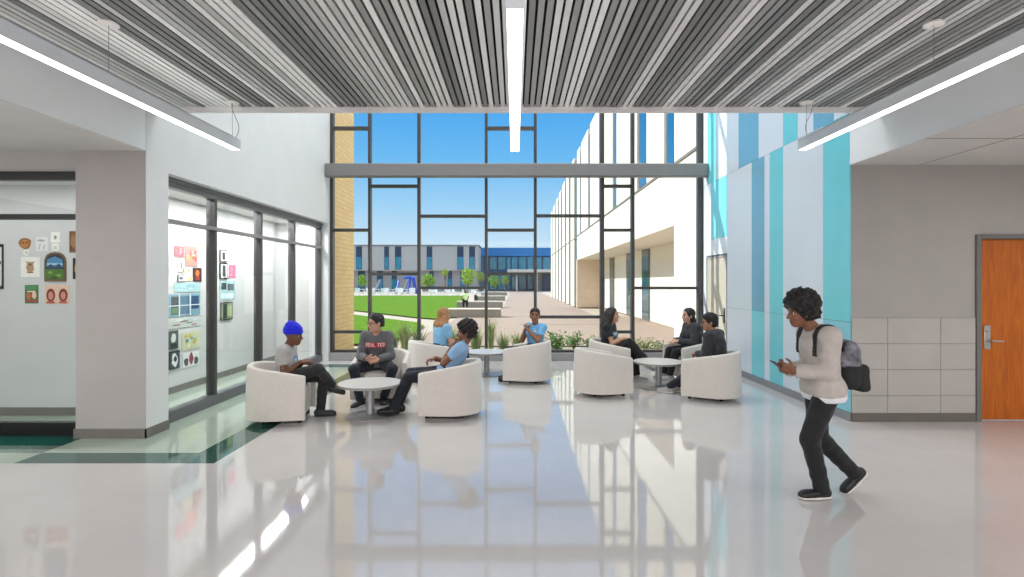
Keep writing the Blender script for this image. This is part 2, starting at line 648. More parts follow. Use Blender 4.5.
for i in range(0, 8, 2):
    q.box(-4.035, -4.027, ed[i], ed[i + 1], 0.13, 2.315).box(-4.035, -4.027, ed[i], ed[i + 1], 2.36, 2.73)
q.build('pane', M_glass2, w2).location = (4.0, -6.12, 0)

gb = MB()
gb.box(-9.5, -5.0, 6.72, 6.85, 0, 2.82)
gb.box(-5.15, -5.0, 6.72, 11.6, 0, 2.9)
gb.box(-9.5, -4.1, 5.95, 6.72, 2.815, 2.9)
gb.box(-5.1, -4.1, 6.72, 11.6, 2.86, 2.95)
gb.box(-5.1, -4.25, 11.5, 11.6, 0, 2.95)
s = gb.build('wall_gallery', mat('gallery_paint', (206, 206, 205), 0.65, 0.02, 3))
struct(s, 'pale gallery walls behind the glass that carry the student art', 'wall')
s = MB().box(-9.5, -4.99, 6.708, 6.72, 0, 0.1).box(-5.0, -4.988, 6.71, 11.5, 0, 0.1).build('baseboard_gallery', M_base)
struct(s, 'gray baseboard of the art gallery', 'baseboard')

# ---- the curtain wall (window_1) and the steel beam in front of it
w1 = struct(empty('window_1', (0, YW, 0)), 'two storey curtain wall of clear glass in dark mullions', 'window')
KV = F / (YW + 0.02)


def wx(x):
    return (x - VX) / KV


def wz(y):
    return EYE - (y - VY) / KV


VERT = [331.5, 369.5, 418.8, 486.2, 535.3, 602.2, 632.8, 699.8]
wd = [0.07, 0.055, 0.06, 0.06, 0.06, 0.085, 0.07, 0.085]
for vx, w in zip(VERT, wd):
    q = MB().box(wx(vx) - w / 2, wx(vx) + w / 2, YW, YW + 0.13, 0.16, TOP)
    q.build('mullion', M_frame, w1).location = (0, -YW, 0)
Z0, Z1 = 0.16, TOP
HB = {0: [128, 230, 332, 20], 1: [186, 274, 60], 2: [216, 288, 40], 3: [128, 230, 274, 20], 4: [215.7, 317, 50], 5: [186, 230, 332, 40], 6: [288, 75]}
panes = MB()
for i in range(7):
    xa, xb = wx(VERT[i]) + wd[i] / 2, wx(VERT[i + 1]) - wd[i + 1] / 2
    hs = sorted([wz(y) for y in HB[i]])
    cuts = [Z0 + 0.05]
    for z in hs:
        MB().box(xa, xb, YW + 0.005, YW + 0.12, z - 0.03, z + 0.03).build('transom_bar', M_frame, w1).location = (0, -YW, 0)
        cuts += [z - 0.03, z + 0.03]
    cuts.append(Z1)
    for k in range(0, len(cuts), 2):
        panes.box(xa, xb, YW + 0.055, YW + 0.063, cuts[k], cuts[k + 1])
panes.build('pane', M_glass, w1).location = (0, -YW, 0)
MB().box(wx(VERT[0]), wx(VERT[7]), YW + 0.001, YW + 0.125, Z0, Z0 + 0.05).build('bottom_rail', M_frame, w1).location = (0, -YW, 0)
s = MB().bbox(WL, WR, YW - 0.07, YW + 0.2, 0, 0.16, 0.006).build('trim_3', M_sill)
struct(s, 'low gray sill under the curtain wall', 'sill')
q = MB().bbox(WL, WR, 11.12, 11.30, 3.765, 4.035, 0.02)
s = q.build('trim_4', mat('beam_gray', (127, 125, 125), 0.5, 0.03, 4))
struct(s, 'horizontal gray steel beam crossing the curtain wall', 'beam')

# ---- pendant lights
M_lens = mat_emit('pendant_lens', (255, 250, 244), 5.5)
M_pend = mat('pendant_body', (226, 230, 236), 0.4, 0.02, 4)
M_canopy = mat('canopy_white', (236, 232, 228), 0.4, 0.02, 6)
M_cable = mat('cable_gray', (120, 118, 116), 0.4, 0.03, 6)


def pendant(xc, y0, y1, zb, label, cables):
    r = tag(empty('pendant_light', (xc, (y0 + y1) / 2, zb)), label, 'ceiling light', 'linear pendant lights under the slat ceiling')
    o = Vector((xc, (y0 + y1) / 2, zb))
    q = MB()
    q.box(-0.048, -0.043, y0 - o.y, y1 - o.y, 0.0, 0.105).box(0.043, 0.048, y0 - o.y, y1 - o.y, 0.0, 0.105)
    q.box(-0.048, 0.048, y0 - o.y, y1 - o.y, 0.100, 0.106)
    q.box(-0.048, 0.048, y0 - o.y - 0.006, y0 - o.y, 0.0, 0.106).box(-0.048, 0.048, y1 - o.y, y1 - o.y + 0.006, 0.0, 0.106)
    q.build('housing', M_pend, r)
    MB().box(-0.043, 0.043, y0 - o.y, y1 - o.y, 0.002, 0.02).build('lens', M_lens, r)
    for yc in cables:
        MB().tube([(0, yc - o.y, 0.104), (0, yc - o.y, 3.485 - zb)], 0.0018, 6).build('cable', M_cable, r)
        MB().lathe([(0.060, 3.486 - zb), (0.067, 3.489 - zb), (0.068, 3.5 - zb)], 24, (0, yc - o.y, 0)).build('canopy', M_canopy, r, True)
    area('pendant_uplight', (xc, (y0 + y1) / 2, zb + 0.12), 0.07, y1 - y0 - 0.1, 1.5, (PI, 0, 0))
    pts = []
    yc = cables[-1]
    for k in range(13):
        t = k / 12
        pts.append((0.03 + 0.03 * math.sin(t * 5.2) * (1 if xc < 0 else -1), yc - o.y + 0.02 * math.sin(t * 4), 0.1 + t * (3.485 - zb - 0.1)))
    if abs(xc) > 1:
        MB().tube(pts, 0.003, 6).build('power_cord', M_cable, r)
    return r


pendant(0.0, 2.80, 5.86, 3.02, 'linear pendant light hanging in the middle of the slat ceiling', [5.4])
pendant(-2.94, 2.45, 5.80, 3.02, 'linear pendant light along the white left bulkhead', [3.98, 5.72])
pendant(3.03, 2.45, 5.80, 3.02, 'linear pendant light along the right bulkhead by the corridor', [3.98, 5.72])
# ------------------------------------------------------------------ outside
M_pave = mat('pink_concrete', (164, 145, 132), 0.85, 0.05, 1.2)
M_pave2 = mat('pale_concrete', (186, 174, 158), 0.85, 0.04, 1.0)
M_lawn = mat('lawn_green', (94, 130, 36), 0.95, 0.22, 2.5, spec=0.05, bump=0.4, bscale=30)
M_soil = mat('planting_gravel', (170, 156, 136), 0.95, 0.35, 14, bump=0.5, bscale=40)
M_conc = mat('gray_concrete', (150, 142, 134), 0.85, 0.10, 3)
M_conct = mat('concrete_top', (212, 204, 192), 0.85, 0.04, 3)

s = MB().quad((-160, 11.6, -0.06), (160, 11.6, -0.06), (160, 260, -0.06), (-160, 260, -0.06)).build('ground', M_pave2)
struct(s, 'pale paved ground around the campus lawn', 'ground')
q = MB()
q.quad((-2.9, 14.2, -0.02), (9, 14.2, -0.02), (9, 26.4, -0.02), (-2.6, 26.4, -0.02))
q.quad((-0.75, 26.5, -0.02), (3.96, 26.5, -0.02), (3.96, 110, -0.02), (-0.75, 110, -0.02))
s = q.build('path', M_pave)
struct(s, 'pinkish concrete walk leading along the white school wing', 'path')
q = MB().box(-0.9, 4.0, 26.35, 26.5, -0.03, -0.015).box(0.2, 3.96, 21.4, 21.55, -0.03, -0.012)
s = q.build('path', M_conc)
struct(s, 'dark joint strips across the pinkish walk', 'path')
# lawn with the diagonal pale walk
q = MB()
q.add([(-60, 34, 0.0), (-10.6, 33.6, 0.0), (-9.1, 31.5, 0.0), (-4.54, 25.4, 0.0), (-3.1, 24.0, 0.0), (-3.0, 27, 0.0), (-3.4, 34, 0), (-4.2, 46, 0), (-6.5, 66, 0), (-60, 66, 0)],
      [tuple(range(10))], 0)
q.add([(-60, 14.5, 0), (-3.5, 14.5, 0), (-3.2, 17.5, 0), (-3.4, 20.6, 0), (-4.0, 22.4, 0), (-7.9, 27.4, 0), (-9.4, 29.6, 0), (-60, 30, 0)], [tuple(range(8))], 0)
s = q.build('lawn', M_lawn)
struct(s, 'bright green lawn crossed by a pale walk', 'lawn')
q = MB().box(-3.9, 3.9, 11.66, 13.6, -0.05, 0.02)
s = q.build('ground', M_soil)
s.name = 'planting_ground'
struct(s, 'gravel planting strip just outside the curtain wall', 'ground')


# low seat walls
for (xa, xb, yb, h, lab) in [(447, 500.7, 317, 0.40, 'nearest and longest in view'), (456.7, 502.6, 307.6, 0.42, 'second from the plaza'),
                             (474, 505, 300.4, 0.42, 'third from the plaza'), (481, 507, 295.2, 0.42, 'farthest from the plaza')]:
    Y = F * EYE / (yb - VY)
    x0, x1 = (xa - VX) / F * Y, (xb - VX) / F * Y
    r = tag(empty('seat_wall', ((x0 + x1) / 2, Y, -0.02)), 'low gray concrete seat wall beside the walk, ' + lab, 'seat wall', 'concrete seat walls beside the lawn')
    w = (x1 - x0) / 2
    MB().bbox(-w, w, 0, 0.9, 0, h - 0.06, 0.01).build('wall_body', M_conc, r)
    MB().bbox(-w - 0.01, w + 0.01, -0.015, 0.915, h - 0.06, h, 0.01).build('cap_slab', M_conct, r)

# ---- right school wing
wing = tag(empty('school_wing', (3.97, 35, 0)), 'white brick school wing with loggia and tall windows on the right', 'building')
off = Vector((-3.97, -35, 0))


def wpart(q, name, m, lab=None):
    o = q.build(name, m, wing)
    o.location = off
    if lab:
        tag(o, lab)
    return o


M_wb = mat_brick('white_brick', (246, 242, 234), (250, 246, 240), (226, 220, 210), 'yz', 0.30, 0.10)
M_wbx = mat_brick('tan_brick', (226, 202, 178), (234, 210, 186), (206, 184, 160), 'xz', 0.30, 0.10)
M_wsm = mat('white_precast', (240, 232, 218), 0.8, 0.02, 2)
M_tan = mat('tan_panel', (200, 172, 138), 0.8, 0.03, 2)
M_ledge = mat('dark_ledge', (120, 114, 110), 0.6, 0.04, 4)
M_wgl = mat('blue_window', (24, 92, 138), 0.06, 0.12, 1.5, spec=0.9)
M_wgt = mat('teal_window', (30, 84, 96), 0.06, 0.12, 1.5, spec=0.9)
XF, XB, ZL, ZS, ZT = 3.97, 5.65, 4.52, 3.07, 9.96
q = MB()
q.box(XF, XB + 0.3, 11.75, 13.72, 0, ZL)                             # brick pier beside the windows
q.box(XF, XB + 0.3, 13.72, 35.2, ZS, ZL)                             # spandrel over the loggia
wpart(q, 'brick_wall', M_wb)
q = MB().box(XB, XB + 0.3, 13.72, 35.2, 0, ZS)
wpart(q, 'loggia_wall', M_wsm, 'smooth wall at the back of the loggia')
q = MB().box(XF + 0.004, XB + 0.3, 35.2, 35.6, 0, ZS)

wpart(q, 'end_wall', M_wbx, 'tan brick end of the loggia')
q = MB().box(XF, XB + 0.2, 13.72, 35.2, ZS - 0.03, ZS)
wpart(q, 'loggia_soffit', mat('soffit_white', (226, 220, 208), 0.8, 0.02, 2))
for (ya, yb) in ((23.0, 24.4), (26.7, 27.8), (31.2, 32.7)):
    f = wpart(MB().box(XB - 0.03, XB + 0.05, ya, yb, 0, ZS - 0.04), 'window', M_ledge)
    MB().box(XB - 0.045, XB - 0.028, ya + 0.07, yb - 0.07, 0.08, ZS - 0.1).build('pane', M_wgt, f)
wpart(MB().box(XF - 0.03, XF + 0.3, 11.75, 35.2, ZL, ZL + 0.07), 'ledge', M_ledge)
# upper storey: white slabs, tan reveals and blue windows set back between them
up = MB()
rev = MB()
Yw = [(13.65, 16.67), (16.67, 17.9), (21.6, 22.4), (25.2, 26.0), (29.1, 29.9)]
wins = [(13.7, 14.65), (16.6, 17.9), (21.5, 22.4), (25.3, 26.0), (29.1, 29.9), (33.0, 33.7)]
y0 = 11.75
for (ya, yb) in wins:
    up.box(XF, XF + 0.5, y0, ya, ZL + 0.07, ZT)
    f = wpart(MB().box(XF + 0.07, XF + 0.3, ya, yb, ZL + 0.07, ZT - 0.3), 'window', M_ledge)
    MB().box(XF + 0.055, XF + 0.07, ya + 0.05, yb - 0.05, ZL + 0.15, ZT - 0.4).build('pane', M_wgl, f)
    y0 = yb
up.box(XF, XF + 0.5, y0, 35.2, ZL + 0.07, ZT)
wpart(up, 'upper_wall', M_wsm)
# far half: white fins with dark slots on both storeys
y = 35.6
random.seed(5)
zt = ZT
while y < 60:
    w = random.choice([2.9, 3.3, 3.7])
    wpart(MB().box(XF, XF + 0.6, y + 1.35, y + w, 0, ZL - 0.04).box(XF, XF + 0.6, y + 1.35, y + w, ZL + 0.06, zt), 'wall_slab', M_wsm)
    f = wpart(MB().box(XF + 0.10, XF + 0.4, y, y + 1.35, 0, zt - 0.2), 'window', M_ledge)
    MB().box(XF + 0.085, XF + 0.10, y + 0.06, y + 1.29, 0.1, zt - 0.3).build('pane', M_wgt, f)
    zt -= 0.12
    y += w
wpart(MB().box(XF + 0.05, XF + 0.5, 35.2, y, ZL - 0.05, ZL + 0.07), 'floor_band', M_ledge)
wpart(MB().box(XF + 0.5, 16, 11.75, y, ZL, ZT - 0.4).box(XB + 0.3, 16, 11.75, y, 0, ZL), 'building_core', M_wsm)

# ---- left wing: brick return beside the curtain wall
lw = tag(empty('brick_wing', (-3.95, 12.5, 0)), 'yellow tan brick wing just outside the left end of the windows', 'building')
q = MB().box(-14, -3.93, 11.72, 13.42, 0, 12.2)
o = q.build('brick_wall', mat_brick('yellow_brick', (232, 198, 142), (240, 208, 156), (204, 176, 130), 'yz', 0.30, 0.10), lw)
o.location = (3.95, -12.5, 0)
q = MB().bbox(-14.05, -3.88, 11.7, 13.47, 12.2, 12.4, 0.02)
q.build('coping', M_conct, lw).location = (3.95, -12.5, 0)

# ---- far gray school building and glass building
Yg = 95.0


def gx(x, Y):
    return (x - VX) / F * Y


def gz(y, Y):
    return EYE - (y - VY) / F * Y


fbg = tag(empty('school_building', (gx(420, Yg), Yg, 0)), 'long gray metal clad school building across the lawn', 'building')
offg = Vector((-gx(420, Yg), -Yg, 0))
M_gp = mat('gray_metal_panel', (188, 182, 180), 0.6, 0.05, 0.5)
M_gp2 = mat('gray_metal_panel_low', (170, 162, 160), 0.6, 0.05, 0.5)
M_wd = mat('dark_slate_window', (52, 66, 92), 0.25, 0.08, 1)
M_wt = mat('teal_glass', (16, 128, 158), 0.08, 0.2, 0.8, spec=0.9)


def gpart(q, name, m, par=fbg, o=offg):
    p = q.build(name, m, par)
    p.location = o
    return p


gpart(MB().box(gx(300, Yg), gx(478, Yg), Yg, Yg + 8, gz(270.6, Yg), gz(245.5, Yg)), 'upper_wall', M_gp)
gpart(MB().box(gx(300, Yg), gx(477, Yg), Yg + 0.7, Yg + 8, -0.1, gz(270.6, Yg)), 'lower_wall', M_gp2)
gpart(MB().box(gx(299, Yg), gx(479, Yg), Yg - 0.15, Yg + 8.1, gz(245.5, Yg), gz(244.8, Yg)), 'roof_edge', M_ledge)
for (xa, xb) in [(356, 362), (384.3, 389), (395, 401.3), (426.7, 432.3), (457.2, 463.5), (469.2, 475)]:
    f = gpart(MB().box(gx(xa, Yg), gx(xb, Yg), Yg - 0.06, Yg + 0.1, gz(269.5, Yg), gz(246.5, Yg)), 'window', M_wd)
    MB().box(gx(xa, Yg) + 0.06, gx(xb, Yg) - 0.06, Yg - 0.09, Yg - 0.06, gz(269.2, Yg), gz(257, Yg)).build('pane', M_wt, f)
for (xa, xb) in [(357, 364), (376, 382), (391, 396), (429, 433), (447.5, 451.5), (460, 465)]:
    f = gpart(MB().box(gx(xa, Yg), gx(xb, Yg), Yg + 0.6, Yg + 0.75, 0.1, gz(271, Yg)), 'window', M_wd)
    MB().box(gx(xa, Yg) + 0.06, gx(xb, Yg) - 0.06, Yg + 0.57, Yg + 0.6, 0.2, gz(279, Yg)).build('pane', M_wt, f)
Yb = 104.0
gb2 = tag(empty('glass_building', (gx(520, Yb), Yb, 0)), 'blue glazed school entrance building at the end of the walk', 'building')
offb = Vector((-gx(520, Yb), -Yb, 0))
gpart(MB().box(gx(478, Yb), gx(575, Yb), Yb, Yb + 15, gz(256, Yb), gz(247.7, Yb)), 'fascia_band', mat('blue_metal', (58, 122, 186), 0.45, 0.05, 0.4), gb2, offb)
gpart(MB().box(gx(478, Yb), gx(575, Yb), Yb + 0.5, Yb + 15, 0, gz(256, Yb)), 'wall', mat('blue_gray_wall', (70, 112, 146), 0.5, 0.08, 0.4), gb2, offb)
xx = 484.0
random.seed(3)
while xx < 552:
    w = random.choice([4.5, 6.5, 8])
    f = gpart(MB().box(gx(xx, Yb), gx(xx + w, Yb), Yb + 0.38, Yb + 0.52, gz(270, Yb), gz(256.5, Yb)), 'window', M_wd, gb2, offb)
    MB().box(gx(xx, Yb) + 0.1, gx(xx + w, Yb) - 0.1, Yb + 0.34, Yb + 0.38, gz(269.6, Yb), gz(257, Yb)).build('pane', M_wt, f)
    f = gpart(MB().box(gx(xx, Yb), gx(xx + w, Yb), Yb + 0.38, Yb + 0.52, 0.1, gz(272, Yb)), 'window', M_wd, gb2, offb)
    MB().box(gx(xx, Yb) + 0.1, gx(xx + w, Yb) - 0.1, Yb + 0.34, Yb + 0.38, 0.2, gz(272.5, Yb)).build('pane', M_wt, f)
    xx += w + 0.6
gpart(MB().bbox(gx(508, Yb), gx(551, Yb), Yb - 8, Yb + 0.4, gz(273, Yb), gz(270.4, Yb), 0.03), 'canopy', M_conct, gb2, offb)
for cx in (516, 536):
    gpart(MB().box(gx(cx, Yb - 7), gx(cx + 1.6, Yb - 7), Yb - 7.2, Yb - 6.9, -0.05, gz(273, Yb)), 'column', M_conct, gb2, offb)
gpart(MB().box(gx(537, Yb - 4), gx(554, Yb - 4), Yb - 4.5, Yb - 4, 0, gz(273, Yb)), 'entrance_wall', M_conc, gb2, offb)
f = gpart(MB().box(gx(542, Yb - 4.6), gx(551, Yb - 4.6), Yb - 4.6, Yb - 4.5, 0, gz(274, Yb)), 'entrance_door', M_wd, gb2, offb)


# ---- trees
def tree(x, ybase, ytop, wpx, Y, label, cols, seed):
    rnd = random.Random(seed)
    c = Vector((gx(x, Y), Y, -0.06))
    top = gz(ytop, Y)
    R = wpx / F * Y / 2
    r = tag(empty('tree', c), label, 'tree', 'young trees by the far building')
    zb = max(0.9, top - 2.4 * R)
    tk = MB().tube([(0, 0, 0), (0.03, 0, zb * 0.6), (0.0, 0.02, zb + R * 0.9)], [0.09, 0.07, 0.04], 8)
    for k in range(6):
        a = k * 1.1
        tk.tube([(0, 0, zb * 0.8), (math.cos(a) * R * 0.6, math.sin(a) * R * 0.6, zb + R * (0.5 + 0.1 * k))], [0.035, 0.012], 6)
    tk.build('trunk', flat((110, 92, 74)), r)
    q = MB()
    H = (top - zb) / 2
    for k in range(700):
        while True:
            p = Vector((rnd.uniform(-1, 1), rnd.uniform(-1, 1), rnd.uniform(-1, 1)))
            if 0.25 < p.length < 1:
                break
        w = 1 + 0.25 * math.sin(5 * p.x + seed) * math.sin(4 * p.z)
        p = Vector((p.x * R * w, p.y * R * w, zb + H + p.z * H))
        a = Vector((rnd.gauss(0, 1), rnd.gauss(0, 1), rnd.gauss(0, 1))).normalized()
        b = a.cross(Vector((rnd.gauss(0, 1), rnd.gauss(0, 1), rnd.gauss(0, 1)))).normalized()
        sz = R * rnd.uniform(0.09, 0.17)
        q.quad(p - a * sz, p - b * sz * 0.6, p + a * sz, p + b * sz * 0.6, rnd.choice([0, 0, 1]))
    q.build('foliage', cols, r)
    return r


M_l1 = mat('leaf_yellow_green', (176, 200, 70), 0.7, 0.2, 3)
M_l2 = mat('leaf_green', (120, 170, 50), 0.7, 0.2, 3)
M_l3 = mat('leaf_olive', (150, 160, 90), 0.7, 0.2, 3)
tree(362, 292, 274, 10, 84, 'small green tree near the left end of the gray building', [M_l2, M_l1], 1)
tree(428, 290, 273, 15, 84, 'rounded light green tree before the middle of the gray building', [M_l2, M_l1], 2)
tree(445, 290, 268, 7, 86, 'slim yellow green tree standing between two wide trees', [M_l1, M_l3], 3)
tree(468, 290, 267, 15, 82, 'tall yellow green tree before the right end of the gray building', [M_l1, M_l2], 4)
tree(480, 290, 271, 9, 86, 'pale olive tree where the gray and blue buildings meet', [M_l3, M_l1], 5)
tree(494, 290, 274, 11, 80, 'olive green tree in front of the blue glass building', [M_l2, M_l3], 6)
tree(505, 290, 275, 8, 84, 'small olive tree beside the entrance canopy', [M_l3, M_l2], 7)

# ---- blue sculpture of slanted beams, seats along the far edge of the lawn
M_blue = mat('sculpture_blue', (30, 84, 190), 0.4, 0.06, 2)
Ys = 78.0
sc = tag(empty('sculpture', (gx(406, Ys), Ys, -0.06)), 'blue and silver sculpture of slanted beams beyond the lawn', 'sculpture')


def spt(x, y, d=0.0):
    return Vector((gx(x, Ys + d), Ys + d, gz(y, Ys + d))) - Vector((gx(406, Ys), Ys, -0.06))


for (a, b, m, w) in [((402, 293.6), (409, 279), M_graym, 0.16), ((408, 293.6), (410.5, 277), M_blue, 0.2), ((404, 278), (412, 277), M_blue, 0.2),
                     ((413, 277), (416, 293.6), M_blue, 0.24), ((374, 293.6), (380, 280), M_graym, 0.14), ((396, 293.6), (399, 281), M_blue, 0.15)]:
    MB().tube([spt(*a), spt(*b, 1.0)], w, 8).build('beam', m, sc)
lawn_seats = [357, 361, 366, 372, 376, 381, 386, 390, 395, 399, 404, 409, 413, 423, 428, 433, 438, 444, 449, 455, 461, 473, 478, 483]
seat0 = None
for k, sx in enumerate(lawn_seats):
    Y = 66.5 + (k * 7 % 5) * 0.7
    c = Vector((gx(sx, Y), Y, -0.06))
    if seat0 is None:
        seat0 = empty('patio_chair', c, 0.3)
        M_pc = mat('patio_white', (236, 236, 236), 0.4, 0.03, 5)
        MB().bbox(-0.26, 0.26, -0.26, 0.26, 0.42, 0.47, 0.01).build('seat', M_pc, seat0)
        MB().bbox(-0.26, 0.26, 0.22, 0.27, 0.47, 0.95, 0.01).build('backrest', M_pc, seat0)
        for (lx, ly) in ((-0.23, -0.23), (0.23, -0.23), (-0.23, 0.23), (0.23, 0.23)):
            MB().tube([(lx, ly, 0), (lx, ly, 0.43)], 0.025, 6).build('leg', M_pc, seat0)
        o = seat0
    else:
        o = copy_tree(seat0)
        o.location = c
        o.rotation_euler.z = (k * 2.1) % 6.28
    tag(o, 'tiny white outdoor chair in the row along the far edge of the lawn', 'chair', 'white chairs along the far edge of the lawn')
for k, (sx, Yt) in enumerate([(364, 70.5), (379, 71), (393, 70.6), (407, 71), (436, 70.4), (452, 71), (469, 70.6)]):
    r = tag(empty('patio_table', (gx(sx, Yt), Yt, -0.06)), 'tiny white outdoor table behind the far row of white chairs', 'table', 'white tables beyond the lawn')
    MB().lathe([(0.55, 0.72), (0.55, 0.76)], 20).build('tabletop', M_pc, r)
    MB().lathe([(0.3, 0), (0.28, 0.03), (0.05, 0.05), (0.05, 0.72)], 16).build('pedestal', M_pc, r)

# ---- planting just outside the glass
M_gr1 = mat('grass_blade_green', (120, 150, 84), 0.7, 0.2, 6)
M_gr2 = mat('grass_blade_straw', (196, 190, 150), 0.7, 0.15, 6)
M_sh1 = mat('shrub_leaf', (104, 150, 70), 0.6, 0.2, 6)
M_sh2 = mat('shrub_leaf_gray', (150, 160, 128), 0.7, 0.2, 6)


def grass_clump(x, Y, h, n, label, mats, seed, spread=0.22):
    rnd = random.Random(seed)
    q = MB()
    for k in range(n):
        a = rnd.uniform(0, 2 * PI)
        L = h * rnd.uniform(0.6, 1.05)
        d = Vector((math.cos(a), math.sin(a), 0))
        lean = rnd.uniform(0.1, 1.0) * spread * 1.6
        s = Vector((-d.y, d.x, 0)) * 0.006
        b = d * rnd.uniform(0, spread * 0.4)
        pts = [b, b + d * lean * 0.3 + Vector((0, 0, L * 0.55)), b + d * lean + Vector((0, 0, L * rnd.uniform(0.8, 1.0)))]
        q.add([pts[0] - s, pts[0] + s, pts[1] + s, pts[1] - s, pts[2]], [(0, 1, 2, 3), (3, 2, 4)], 0 if rnd.random() < 0.6 else 1)
    o = q.build('ornamental_grass', mats)
    o.location = (gx(x, Y), Y, 0.02)
    return tag(o, label, 'grass', 'ornamental grasses outside the windows')


def shrub(x, Y, R, h, label, mats, seed):
    rnd = random.Random(seed)
    r = tag(empty('shrub', (gx(x, Y), Y, 0.02)), label, 'shrub', 'low shrubs outside the windows')
    st = MB()
    q = MB()
    for k in range(16):
        a = rnd.uniform(0, 2 * PI)
        tip = Vector((math.cos(a) * R * rnd.uniform(0.2, 0.9), math.sin(a) * R * rnd.uniform(0.2, 0.9), h * rnd.uniform(0.5, 1)))
        st.tube([(0, 0, 0), tip * 0.5 + Vector((0, 0, h * 0.1)), tip], [0.006, 0.005, 0.003], 5)
        for j in range(26):
            p = tip * rnd.uniform(0.35, 1.0) + Vector((rnd.gauss(0, 1), rnd.gauss(0, 1), rnd.gauss(0, 1))) * 0.05
            a1 = Vector((rnd.gauss(0, 1), rnd.gauss(0, 1), rnd.gauss(0, 0.6))).normalized()
            b1 = a1.cross(Vector((rnd.gauss(0, 1), rnd.gauss(0, 1), rnd.gauss(0, 1)))).normalized()
            sz = rnd.uniform(0.025, 0.045)
            q.quad(p - a1 * sz, p - b1 * sz * 0.5, p + a1 * sz, p + b1 * sz * 0.5, rnd.choice([0, 0, 1]))
    st.build('stem', flat((110, 96, 70)), r)
    q.build('foliage', mats, r)
    return r


G = [M_gr1, M_gr2]
grass_clump(392, 12.3, 0.62, 150, 'pale ornamental grass clump right of the man in the gray sweatshirt', G, 1)
grass_clump(405, 13.2, 0.75, 160, 'pale ornamental grass clump left of the tall white chair', G, 2)
grass_clump(418, 12.2, 0.68, 150, 'pale ornamental grass clump behind the mullion by the blond person', G, 3)
grass_clump(452, 12.9, 0.7, 120, 'ornamental grass clump behind the blond person', G, 4)
grass_clump(476, 12.3, 0.78, 120, 'tall ornamental grass clump behind the curly haired person', G, 5)
grass_clump(491, 13.2, 0.9, 130, 'tall wispy ornamental grass clump right of the dark mullion', G, 6, 0.16)
grass_clump(503, 12.2, 0.62, 120, 'ornamental grass clump left of the chair in the middle', G, 7)
grass_clump(517, 13.1, 0.5, 110, 'low ornamental grass clump behind the chair in the middle', G, 8)
shrub(556, 12.3, 0.36, 0.50, 'leafy green shrub right of the chair in the middle', [M_sh1, M_gr1], 11)
shrub(574, 13.1, 0.36, 0.42, 'low green shrub behind the empty chair', [M_sh1, M_sh2], 12)
shrub(592, 13.3, 0.36, 0.30, 'low gray green shrub behind the woman in the black shirt', [M_sh2, M_sh1], 13)
shrub(645, 13.0, 0.40, 0.26, 'low gray green shrub at the foot of the white brick wall', [M_sh2, M_gr2], 14)
shrub(662, 12.6, 0.34, 0.22, 'small gray shrub near the right end of the windows', [M_sh2, M_gr2], 15)
shrub(376, 12.9, 0.34, 0.4, 'gray green shrub by the yellow brick wing', [M_sh2, M_gr2], 16)
# ------------------------------------------------------------------ tub chairs
M_uph = mat('cream_upholstery', (217, 210, 203), 0.8, 0.03, 30, bump=0.04, bscale=300, sheen=0.2)
M_glide = mat('chair_glide_black', (20, 20, 21), 0.5, 0.05, 10)
M_seam = mat('upholstery_seam', (176, 168, 156), 0.8, 0.03, 20)


def tub_shell():
    """U-shaped upholstered wall, open toward +X; arms slope down to the front"""
    W, D, R = 0.30, 0.305, 0.26                 # half width, half depth, back corner radius
    path = []
    n = 14
    for k in range(8):
        path.append((D - (D * 2 - R) * k / 8, -W))
    for k in range(n + 1):
        a = -PI / 2 - (PI / 2) * k / n
        path.append((-D + R + R * math.cos(a), -W + R + R * math.sin(a)))
    m = len(path)
    half = [(x, -y) for (x, y) in reversed(path)]
    full = path + [((path[-1][0] + half[0][0]) / 2, 0.0)] + half
    rings = []
    T = 0.075
    for i, (x, y) in enumerate(full):
        a = full[max(i - 1, 0)]
        b = full[min(i + 1, len(full) - 1)]
        d = Vector((b[0] - a[0], b[1] - a[1], 0)).normalized()
        nrm = Vector((-d.y, d.x, 0))            # points inward
        u = (D - x) / (2 * D)
        u = max(0, min(1, u))
        h = 0.56 + (0.675 - 0.56) * u
        p = Vector((x, y, 0))
        tp = 0.018 + 0.045 * u                        # the shell tapers in toward the floor
        prof = [(tp, 0.06), (tp * 0.9, 0.10), (0.010, 0.36), (0.0, h - 0.03), (0.006, h - 0.012), (0.020, h - 0.002), (T / 2, h),
                (T - 0.020, h - 0.002), (T - 0.006, h - 0.012), (T, h - 0.03), (T + 0.008, 0.40), (T + 0.012, 0.22), (T + 0.012, 0.06)]
        rings.append([p + nrm * o + Vector((0, 0, z)) for (o, z) in prof])
    q = MB()
    k = len(rings[0])
    vs = [v for r in rings for v in r]
    fs = []
    for i in range(len(rings) - 1):
        for j in range(k):
            j2 = (j + 1) % k
            fs.append((i * k + j, (i + 1) * k + j, (i + 1) * k + j2, i * k + j2))
    # rounded arm fronts
    for (r, s) in ((rings[0], 1), (rings[-1], -1)):
        base = len(vs)
        c = [v.copy() for v in r]
        mid = sum(c, Vector()) / len(c)
        vs += [Vector((v.x + 0.014, mid.y + (v.y - mid.y) * 0.82, v.z - (0.010 if v.z > 0.3 else 0))) for v in c]
        o = 0 if s == 1 else (len(rings) - 1) * k
        for j in range(k):
            j2 = (j + 1) % k
            fs.append((o + j, o + j2, base + j2, base + j) if s == 1 else (o + j2, o + j, base + j, base + j2))
        fs.append(tuple(base + j for j in range(k)))
    q.add(vs, fs)
    return q


